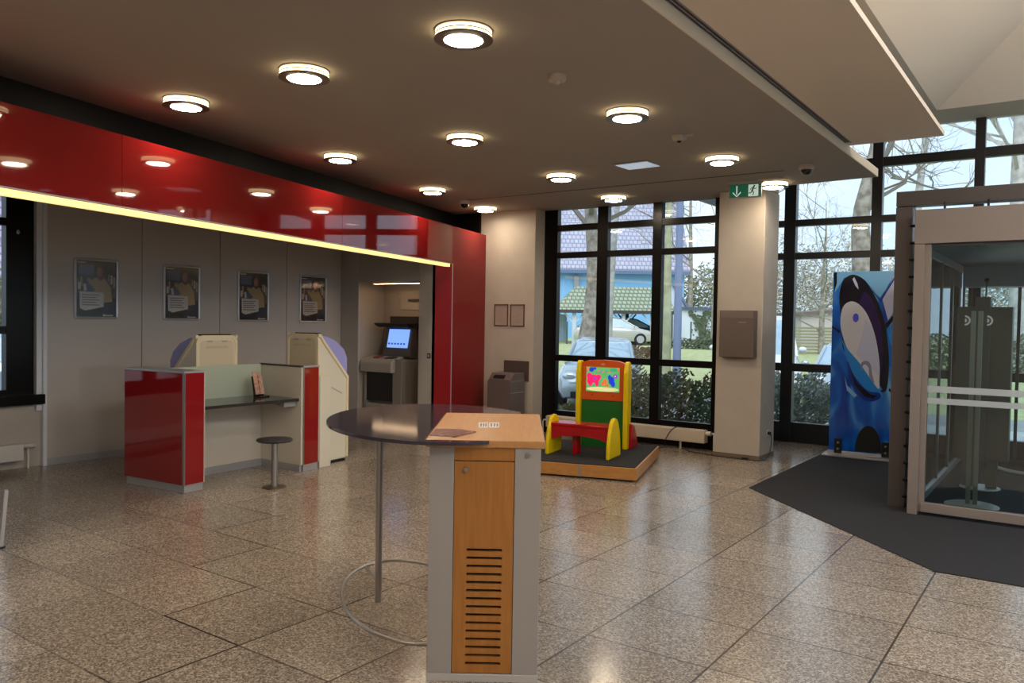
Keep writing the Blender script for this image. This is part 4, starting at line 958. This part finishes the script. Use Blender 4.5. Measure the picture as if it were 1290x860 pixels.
def tree(name, label, base, h, r0, lean=(0, 0), seed=1, lv=4, bark=None, spread=.55, first=.38, trunk=None, nb=3, gap=1.0):
    rg = random.Random(seed); r = root(name, label, 'tree', tuple(base), 0, None)
    mt = MB(); mbb = MB()
    pts = trunk or [Vector((lean[0]*h*t_+.04*h*math.sin(t_*5+seed)*t_*.3, lean[1]*h*t_, h*t_)) for t_ in (0, .2, .4, .6, .8, 1)]
    pts = [Vector(p_) for p_ in pts]
    k = len(pts); 
    n = 12; rings = []
    mt.tube([pts[0]-Vector((0, 0, .3))]+pts, r0*1.15, 12, r2=r0*(.45 if trunk else .06))
    def br(p, d, ln, rad, l):
        segs = 3; q = [p]; dd = d.copy()
        for i in range(segs):
            dd = (dd+Vector((rg.gauss(0, .16), rg.gauss(0, .16), rg.gauss(.04, .12)))).normalized(); q.append(q[-1]+dd*ln/segs)
        mbb.tube(q, rad, 5 if l < 3 else 3, r2=rad*.5, cap=False)
        if l <= 0: return
        for j in range(nb):
            t_ = rg.uniform(.35, 1); i = min(segs-1, int(t_*segs)); pp = q[i].lerp(q[i+1], t_*segs-i)
            nd = (dd+Vector((rg.gauss(0, spread), rg.gauss(0, spread), rg.gauss(0.1, spread*.8)))).normalized()
            br(pp, nd, ln*rg.uniform(.55, .8), rad*.55, l-1)
    L0 = h*.45
    for j in range(7):
        t_ = first+(1-first)*j/6.5; f_ = t_*(k-1); i = min(k-2, int(f_)); p_ = pts[i].lerp(pts[i+1], f_-i)
        a = rg.uniform(0, 2*PI); d_ = Vector((math.cos(a), math.sin(a), rg.uniform(.3, 1.0))).normalized()
        br(p_, d_, L0*rg.uniform(.6, 1), r0*(.26 if trunk else .33)*(1-.6*t_*(0 if trunk else 1)), lv-1)
    mt.build('trunk', bark or BK, r, smooth=True); mbb.build('branches', TW if bark is not BKP else BKP, r)
    return r
def gpt(px, py, d):
    p_ = at(px, py, d); p_.z = gz(p_.y); return p_

# trees in the large window
b_ = gpt(742, 430, 23)
def tw(px, py, d, base): v_ = at(px, py, d)-base; return v_
tr = [Vector((0, 0, 0))]+[at(x, y, 23)-b_ for x, y in ((742, 425), (748, 390), (750, 350), (748, 310), (745, 280), (740, 200))]
tree('street_tree', 'thick bare tree with mottled bark before the mossy carport roof', b_, 9, .34, seed=3, trunk=tr, first=.72, lv=4)
b_ = gpt(766, 430, 26)
tr = [Vector((0, 0, 0))]+[at(x, y, 26)-b_ for x, y in ((767, 400), (770, 350), (774, 300), (779, 250), (783, 200))]
tree('street_tree', 'slender pale trunk beside the thick tree in the large window', b_, 9, .14, seed=5, trunk=tr, first=.8, bark=BKP)
b_ = gpt(840, 440, 21)
tr = [Vector((0, 0, 0))]+[at(x, y, 21)-b_ for x, y in ((840, 420), (841, 350), (842, 300), (843, 250), (844, 200))]
tree('street_tree', 'straight yellow green mossy trunk beside the grey lamp post', b_, 8, .125, seed=8, trunk=tr, first=.9, bark=BKM)
b_ = gpt(900, 430, 40)
tree('bare_tree', 'bare wide branched tree behind the white garage', b_, 12, .22, seed=12, lv=5, first=.25, spread=.7)
b_ = gpt(868, 430, 60)
tree('bare_tree', 'far bare tree above the garage roof', b_, 16, .25, seed=14, lv=5, first=.25, spread=.7)
lp = root('lamp_post', 'tall blue grey lamp post outside the large window', 'lamp post', gpt(853, 440, 20))
MB().cyl((0, 0, -.2), (0, 0, 8), .105, .075, n=20).build('pole', mat('blue_grey_pole', (126, 140, 170), .5), lp, smooth=True)
MB().tube([(0, 0, 8), (0, 0, 8.6), (0.3, .2, 8.9), (1.1, .7, 9.0)], .05, 8).build('arm', mat('blue_grey_pole', (0, 0, 0)), lp, smooth=True)
MB().box(.9, 1.5, .5, .9, 8.9, 9.02).build('lamp_head', ALU, lp, bevel=.03)
# trees in the entrance window
b_ = gpt(1088, 430, 22)
tr = [Vector((0, 0, 0))]+[at(x, y, 22)-b_ for x, y in ((1087, 400), (1086, 335), (1084, 290), (1086, 262), (1098, 215), (1112, 150), (1124, 90))]
tree('street_tree', 'leaning grey tree trunk seen above the blue display board', b_, 8, .30, seed=21, trunk=tr, first=.5, lv=5, bark=BK, spread=.6)
b_ = gpt(1150, 430, 30)
tr = [Vector((0, 0, 0))]+[at(x, y, 30)-b_ for x, y in ((1150, 330), (1158, 240), (1164, 190), (1172, 130), (1176, 80))]
tree('street_tree', 'pale forked tree above the brown steel portal', b_, 9, .17, seed=24, trunk=tr, first=.45, lv=5, bark=BKP, spread=.6)
b_ = gpt(1282, 430, 26)
tr = [Vector((0, 0, 0))]+[at(x, y, 26)-b_ for x, y in ((1282, 330), (1281, 240), (1283, 180), (1284, 120))]
tree('street_tree', 'pale trunk at the right edge above the vestibule', b_, 9, .28, seed=26, trunk=tr, first=.6, bark=BKP)
b_ = gpt(1035, 430, 34)
tree('bare_tree', 'low bare tree behind the white van', b_, 6.5, .14, seed=29, lv=5, first=.15, spread=.75)
# hazy thickets far away
for k, (px, d, w_, h_, lm_, lab) in enumerate(((1030, 58, 9, 7.5, LH, 'far olive thicket behind the white van'), (1150, 56, 8, 7.5, LH, 'far olive thicket behind the entrance portal'), (1255, 54, 7, 6.5, LD, 'far grey green thicket seen through the vestibule'), (884, 66, 5, 6.0, LO, 'green thicket behind the white garage'), (985, 60, 6, 6.5, LH, 'far olive thicket beside the pillar'))):
    c_ = gpt(px, 430, d); shrub('thicket', lab, 'bushes', c_, w_, 2.5, h_, 6500, lm_, .15, 40+k)
# hedges
def hedge(label, px, d, sx, sy, h, n, lm, size, seed, name='hedge'):
    c_ = at(px, 500, d); c_.z = gz(c_.y); return shrub(name, label, 'hedge', c_, sx, sy, h, n, lm, size, seed, box=True)
hedge('dark clipped hedge outside the right panes of the large window', 838, 13.2, 1.05, .35, .98, 5200, LG, .05, 61)
hedge('grey green clipped hedge outside the entrance window', 1010, 13.4, .95, .4, 1.0, 6000, LD, .045, 62)
hedge('green hedge seen through the vestibule glass', 1300, 24, 4.5, .6, 1.35, 6000, LG, .09, 64)
c_ = at(712, 520, 13.0); c_.z = -.2
shrub('low_bush', 'low yellowish green bush under the left pane of the large window', 'bush', c_, .45, .35, .50, 1600, LO, .05, 65)
c_ = at(790, 430, 33); c_.z = gz(c_.y)
shrub('planting_strip', 'reddish brown shrubs along the front of the carport', 'bushes', c_, 1.6, .5, .45, 1400, LB, .08, 66, box=True)
c_ = at(885, 440, 38); c_.z = gz(c_.y)
shrub('planting_strip', 'dark low shrubs along the white garage wall', 'bushes', c_, 2.1, .4, .48, 1800, LG, .08, 67, box=True)
# ivy on the garage
rg = random.Random(5); 
# house with blue wall
UVR = lambda s: (lambda co: (co.x*s, co.z*s))
DV = (at(880, 400, 60)-at(720, 400, 60)).normalized(); DV.z = 0; DV.normalize(); DN = Vector((CF.x, CF.y, 0)).normalized(); hang = math.atan2(DV.y, DV.x)
hz = .42
def local_root(name, label, cat, px, d): p_ = at(px, 400, d); p_.z = hz; return root(name, label, cat, p_, hang)
mpp = 60/FP
h = local_root('blue_house', 'large house with light blue wall and lilac tiled roof', 'house', 782, 60)
def hx(px): return (px-782)*mpp
def hzz(py): return (403-py)*mpp+HC-hz
RT = tile_roof_mat('lilac_roof_tiles', (186, 186, 204), (174, 174, 194), (140, 140, 160), .32, .34)
MB().box(hx(640), hx(861), 0, 9, 0, hzz(338)).build('wall', mat('light_blue_render', (132, 184, 232), .8), h)
mb = MB(); mb.ext([(hx(636), -.6, hzz(340)), (hx(636), 4.5, hzz(225)), (hx(636), 9.6, hzz(340)), (hx(636), 9.6, hzz(336)), (hx(636), 4.5, hzz(221)), (hx(636), -.6, hzz(336))], (hx(866)-hx(636), 0, 0)); mb.build('roof', RT, h, uv=UVR(1))
mb = MB(); mb.box(hx(636), hx(866), -.68, -.56, hzz(343), hzz(339)); mb.build('gutter', mat('gutter_blue', (96, 120, 156), .5), h)
MB().ext([(hx(861)-.02, .0, hzz(338)), (hx(861)-.02, 4.5, hzz(230)), (hx(861)-.02, 9, hzz(338))], (.03, 0, 0)).build('gable', mat('light_blue_render', (0, 0, 0)), h)
for px0, py0 in ((806, 305),):
    MB().box(hx(px0-4), hx(px0+4), 1.0, 1.3, hzz(308), hzz(303)).build('roof_window', mat('roof_light', (226, 236, 244), .3), h)
MB().box(hx(722), hx(728), -.3, 0, hzz(360), hzz(346)).build('vent', mat('vent_grey', (150, 150, 156), .6), h)
# carport
c = local_root('carport', 'open carport with mossy tiled hip roof on white timber posts', 'carport', 770, 44); mp4 = 44/FP
def cx_(px): return (px-770)*mp4
def cz_(py): return (403-py)*mp4+HC-hz
RM = tile_roof_mat('mossy_roof_tiles', (172, 180, 160), (156, 168, 138), (112, 120, 100), .24, .22)
mb = MB(); zt, zb = cz_(357), cz_(389)
q = [Vector(v_) for v_ in ((cx_(698), -1.0, zb), (cx_(846), -1.0, zb), (cx_(846), 5.2, zb), (cx_(698), 5.2, zb))]; rdg = [Vector((cx_(728), 2.1, zt)), Vector((cx_(846), 2.1, zt))]
mb.face([q[0], q[1], rdg[1], rdg[0]]); mb.face([q[2], q[3], rdg[0], rdg[1]]); mb.face([q[3], q[0], rdg[0]]); mb.face([q[1], q[2], rdg[1]]); mb.face([q[0], q[3], q[2], q[1]])
mb.build('roof', RM, c, uv=UVR(1))
TWH = mat('white_timber', (206, 214, 222), .6); TDK = mat('dark_timber', (70, 66, 66), .7)
MB().box(cx_(698), cx_(846), -1.02, -.86, zb-.16, zb+.02).build('fascia_board', TDK, c)
for px_, y_, m_ in ((722, -.8, TWH), (783, -.8, TWH), (819, -.8, TWH), (806, 4.8, TDK), (760, 4.8, TDK), (700, 4.8, TWH)):
    p_ = MB().box(cx_(px_)-.1, cx_(px_)+.1, y_, y_+.18, -.1, zb-.1).build('post', m_, c)
    MB().tube([(cx_(px_), y_+.09, zb-.75), (cx_(px_)-.55, y_+.09, zb-.12)], .06, 4).tube([(cx_(px_), y_+.09, zb-.75), (cx_(px_)+.55, y_+.09, zb-.12)], .06, 4).build('brace', m_, p_)
MB().box(cx_(700), cx_(722), 4.9, 5.0, 0, zb-.2).build('side_screen', mat('pale_blue_boards', (176, 200, 226), .7), c)
# white garage
g = local_root('white_garage', 'flat white garage wall with dark eaves and climbing ivy', 'garage', 875, 46); mp5 = 46/FP
def gx(px): return (px-875)*mp5
def gzz(py): return (403-py)*mp5+HC-hz
WB = mat('white_render', (228, 236, 250), .8)
MB().box(gx(848), gx(930), 0, 5, 0, gzz(386)).build('wall', WB, g)
MB().box(gx(846), gx(932), -.15, 5.1, gzz(386), gzz(382.5)).build('roof_edge', mat('slate_edge', (88, 98, 122), .6), g)
MB().ext([(gx(838), 1.2, gzz(383)), (gx(870), 1.2, gzz(383)), (gx(850), 1.2, gzz(350)), (gx(838), 1.2, gzz(350))], (0, 1.4, 0)).build('gable_wall', WB, g)
MB().ext([(gx(872), 1.0, gzz(382)), (gx(869), 1.0, gzz(382)), (gx(850), 1.0, gzz(353)), (gx(850), 1.0, gzz(347))], (0, 2.0, 0)).build('gable_verge', mat('verge_blue', (110, 124, 152), .6), g)
mb = MB()
for k in range(700):
    s_ = rg.choice((0, 1, 1)); z_ = rg.random()
    x_ = (gx(876)+.35*math.sin(z_*4)+rg.gauss(0, .1)) if s_ == 0 else (gx(889)+.3*math.sin(z_*6+1)+rg.gauss(0, .22))
    p_ = Vector((x_, -.08, z_*gzz(388))); a = rg.uniform(0, 6.28); u_ = Vector((math.cos(a), rg.uniform(-.3, .3), math.sin(a)))*.07; v_ = Vector((-math.sin(a), 0, math.cos(a)))*.05
    mb.face([p_-u_, p_-v_, p_+u_, p_+v_])
mb.build('ivy', LG, g, recalc=False)
def fpost(label, px, py0, py1, d, col):
    b = at(px, py1, d); t_ = at(px, py0, d); tag(MB(b).cyl(b, (b.x, b.y, t_.z), .04, n=8).build('fence_post', mat('fence_post_'+str(col[0]), col, .6)), label, 'post').location = b
fpost('dark green fence post before the white garage', 870, 405, 433, 40, (60, 84, 90))
fpost('dark green fence post at the left end of the carport', 714, 405, 433, 40, (60, 84, 90))
# neighbours beyond the entrance
n_ = local_root('pale_garage', 'low pale garage behind the white van', 'garage', 1045, 40); mp6 = 40/FP
MB().box(-1.4, 2.6, 0, 4, 0, 1.75).build('wall', mat('pink_grey_render', (196, 186, 184), .8), n_)
MB().ext([(-1.6, -.2, 1.7), (2.8, -.2, 2.1), (2.8, -.2, 2.25), (-1.6, -.2, 1.85)], (0, 4.4, 0)).build('roof', mat('brown_felt', (112, 100, 96), .8), n_)
n_ = local_root('slatted_fence', 'weathered slatted fence beside the pale garage', 'fence', 1030, 34)
mb = MB()
for k in range(9): mb.box(-1.2, 1.6, 0, .04, .02+k*.13, .11+k*.13)
mb.build('slats', mat('weathered_wood', (150, 148, 120), .85), n_)
for x_ in (-1.15, .2, 1.55): MB().box(x_-.05, x_+.05, .04, .12, -.1, 1.25).build('post', mat('weathered_wood', (0, 0, 0)), n_)
# house beyond the far left window
hl = root('neighbour_house', 'brick house with lilac roof beyond the far left window', 'house', (-31, 13.5, -.2), math.radians(80))
MB().box(-9, 9, 0, 8, 0, 3.0).build('wall', mat('brick_red', (150, 116, 108), .85, noise=(120, 90, 84), scale=3), hl)
mb = MB(); mb.ext([(-9.5, -.6, 2.9), (-9.5, 4, 8.2), (-9.5, 8.6, 2.9), (-9.5, 8.6, 3.1), (-9.5, 4, 8.4), (-9.5, -.6, 3.1)], (19, 0, 0)); mb.build('roof', tile_roof_mat('pink_roof_tiles', (186, 172, 200), (170, 156, 186), (130, 118, 140), .3, .3), hl, uv=UVR(1))
shrub('garden_bush', 'green bush beyond the far left window', 'bush', (-24, 9.6, -.2), 1.2, 1.6, 3.0, 2600, LO, .12, 71)

# ---------------- cars
def loft(mb, st, mi=0, closed=True):
    rings = [[mb.bm.verts.new(p_) for p_ in ring] for ring in st]; n = len(rings[0])
    for A_, B_ in zip(rings, rings[1:]):
        for j in range(n if closed else n-1): mb._f([A_[j], A_[(j+1) % n], B_[(j+1) % n], B_[j]], mi)
    mb._f(list(reversed(rings[0])), mi); mb._f(rings[-1], mi)
def car(label, loc_, rz, paint, van=False, name='car'):
    r = root(name, label, name, loc_, rz)
    CG = mat('car_glass_sky_sheen', (150, 176, 196), .04, spec=.8, coat=.5); TY = mat('tyre', (24, 24, 26), .8); HL = mat('headlight', (214, 224, 232), .08, metal=.6)  # sky reflection is painted into the pale blue glass colour
    # front at x=0, rear at +L
    if van: L_ = 4.9; prof = [(0, .45, .62, .72), (.12, .30, .95, .86), (.9, .24, 1.15, .93), (1.5, .22, 1.25, .95), (3, .22, 1.28, .96), (4.7, .24, 1.28, .94), (4.9, .32, 1.2, .90)]; gh = [(.95, 1.12, 1.14, .84, .84), (1.9, 1.2, 1.95, .88, .76), (2.6, 1.2, 2.05, .88, .76), (4.7, 1.2, 2.02, .88, .76), (4.85, 1.2, 1.3, .86, .80)]
    else: L_ = 4.3; prof = [(0, .42, .58, .58), (.10, .26, .68, .76), (.35, .20, .80, .84), (.95, .20, .94, .88), (1.6, .20, .95, .89), (3.2, .20, .97, .89), (3.9, .22, .98, .85), (4.2, .28, .88, .78), (4.3, .4, .7, .68)]; gh = [(.95, .90, .93, .74, .74), (1.75, .93, 1.40, .78, .60), (2.3, .93, 1.47, .78, .59), (3.2, .95, 1.42, .78, .59), (4.05, .95, 1.0, .74, .70)]
    mb = MB(); st = []
    for x, z0, z1, w_ in prof: st.append([(x, -w_*.9, z0), (x, -w_, z0+.15*(z1-z0)/.5), (x, -w_, z1-.22*(z1-z0)), (x, -w_*.86, z1), (x, 0, z1+.03), (x, w_*.86, z1), (x, w_, z1-.22*(z1-z0)), (x, w_, z0+.15*(z1-z0)/.5), (x, w_*.9, z0)])
    loft(mb, st); mb.build('body', paint, r, bevel=.03, smooth=True)
    mb = MB(); st = []
    for x, z0, z1, wb, wt in gh: st.append([(x, -wb, z0), (x, -wt-.02, z1-.08*(z1-z0)), (x, -wt*.85, z1), (x, 0, z1+.02), (x, wt*.85, z1), (x, wt+.02, z1-.08*(z1-z0)), (x, wb, z0)])
    loft(mb, st); mb.build('windows', CG, r, bevel=.02, smooth=True)
    mb = MB(); st = []
    for x, z0, z1, wb, wt in gh[1:-1]: st.append([(x, -wt*.95, z1-.03), (x, -wt*.86, z1+.012), (x, 0, z1+.035), (x, wt*.86, z1+.012), (x, wt*.95, z1-.03)])
    loft(mb, st); mb.build('roof', paint, r, smooth=True)
    for s_ in (-1, 1):
        a0_, a1_ = gh[0], gh[1]
        MB().tube([(a0_[0]-.05, s_*a0_[3], a0_[2]), (a1_[0], s_*(a1_[4]+.02), a1_[2]-.02)], .035, 6).build('windscreen_pillar', paint, r)
    for x in (.80, L_-.85):
        for s_ in (-1, 1):
            w_ = MB().lathe([(0, -.1), (.2, -.1), (.30, -.095), (.325, -.07), (.325, .07), (.30, .095), (.2, .1), (0, .1)], n=28); bmesh.ops.rotate(w_.bm, verts=w_.bm.verts, matrix=Matrix.Rotation(PI/2, 3, 'X')); bmesh.ops.translate(w_.bm, verts=w_.bm.verts, vec=(x, s_*.80, .325))
            wo = w_.build('wheel', TY, r, smooth=True)
            q_ = MB()
            q_.cyl((x, s_*.895, .325), (x, s_*.91, .325), .20, n=20); q_.build('rim', ALU, wo, smooth=True)
    for s_ in (-1, 1):
        MB().ball((.13 if not van else .18, s_*.58, .70 if not van else .88), .16, sc=(.6, 1.0, .55)).build('headlight', HL, r, smooth=True)
        MB().ball((1.15, s_*.98, 1.0 if not van else 1.3), .09, sc=(.6, 1, .7)).build('wing_mirror', paint, r, smooth=True)
    MB().box(-.02, .06, -.38, .38, .50, .62).build('grille', BLACK, r, bevel=.01)
    MB().box(-.02, .08, -.55, .55, .26, .38).build('air_intake', BLACK, r, bevel=.01)
    MB().box(-.035, -.015, -.26, .26, .42, .50).build('number_plate', mat('plate_white', (220, 222, 224), .5), r)
    return r
SIL = mat('silver_car_paint', (176, 190, 200), .25, metal=.5, coat=.6); WHT = mat('white_car_paint', (222, 226, 230), .25, coat=.6); BLU = mat('dark_blue_car_paint', (40, 54, 84), .25, coat=.6); CHM = mat('champagne_car_paint', (198, 196, 190), .25, metal=.3, coat=.6)
p_ = at(752, 480, 16.6); p_.z = -.2
vd = math.atan2(p_.y, p_.x)
car('silver car parked nose first right outside the large window', p_, vd-.06, SIL)
p_ = at(800, 425, 43); p_.z = .42
car('champagne car standing side on beneath the carport', at(822, 425, 43.5)*1.0, hang+PI, CHM).location.z = .42
o = car('dark blue car behind the champagne car in the carport', at(838, 425, 47), hang+PI, BLU); o.location.z = .42
p_ = at(957, 450, 17.2)
car('white van seen between the pillar and the blue display board', p_, math.atan2(p_.y, p_.x)+.05, WHT, van=True, name='van').location.z = -.2
o = car('silver car behind the hedge left of the blue display board', at(1068, 450, 16.5), math.atan2(at(1068, 450, 16).y, at(1068, 450, 16).x)-.08, SIL); o.location.z = -.2
o = car('silver car standing outside the far left window', (-17.5, 5.2, -.2), math.radians(60), SIL); o.location.z = -.2


sl = bpy.data.lights.new('veiled_sun', 'SUN'); sl.energy = 2.4; sl.angle = math.radians(50); sl.color = (1, .98, .95)
so = bpy.data.objects.new('veiled_sun', sl); COL.objects.link(so); so.rotation_euler = Vector((-.25, .62, -.75)).to_track_quat('-Z', 'Y').to_euler()
# ================================================================== WORLD
w = bpy.data.worlds.new('overcast_sky'); S.world = w; w.use_nodes = True; nt = w.node_tree
bg = nt.nodes['Background']; tc = nt.nodes.new('ShaderNodeTexCoord'); n = nt.nodes.new('ShaderNodeTexNoise'); n.inputs['Scale'].default_value = 2.5; n.inputs['Detail'].default_value = 3
rp = nt.nodes.new('ShaderNodeValToRGB'); rp.color_ramp.elements[0].color = C3(196, 220, 246); rp.color_ramp.elements[1].color = C3(226, 240, 252)
rp.color_ramp.elements[0].position = .35; rp.color_ramp.elements[1].position = .65
nt.links.new(tc.outputs['Generated'], n.inputs['Vector']); nt.links.new(n.outputs['Fac'], rp.inputs[0]); nt.links.new(rp.outputs[0], bg.inputs[0])
bg.inputs[1].default_value = 1.5
S.view_settings.view_transform = 'Standard'; S.view_settings.look = 'None'; S.view_settings.exposure = 0; S.view_settings.gamma = 1
S.view_settings.use_curve_mapping = False
S.cycles.max_bounces = 10; S.cycles.diffuse_bounces = 5; S.cycles.glossy_bounces = 5; S.cycles.transparent_max_bounces = 16; S.cycles.transmission_bounces = 8
S.cycles.sample_clamp_indirect = 6; S.cycles.use_denoising = True; S.cycles.caustics_reflective = False; S.cycles.caustics_refractive = False
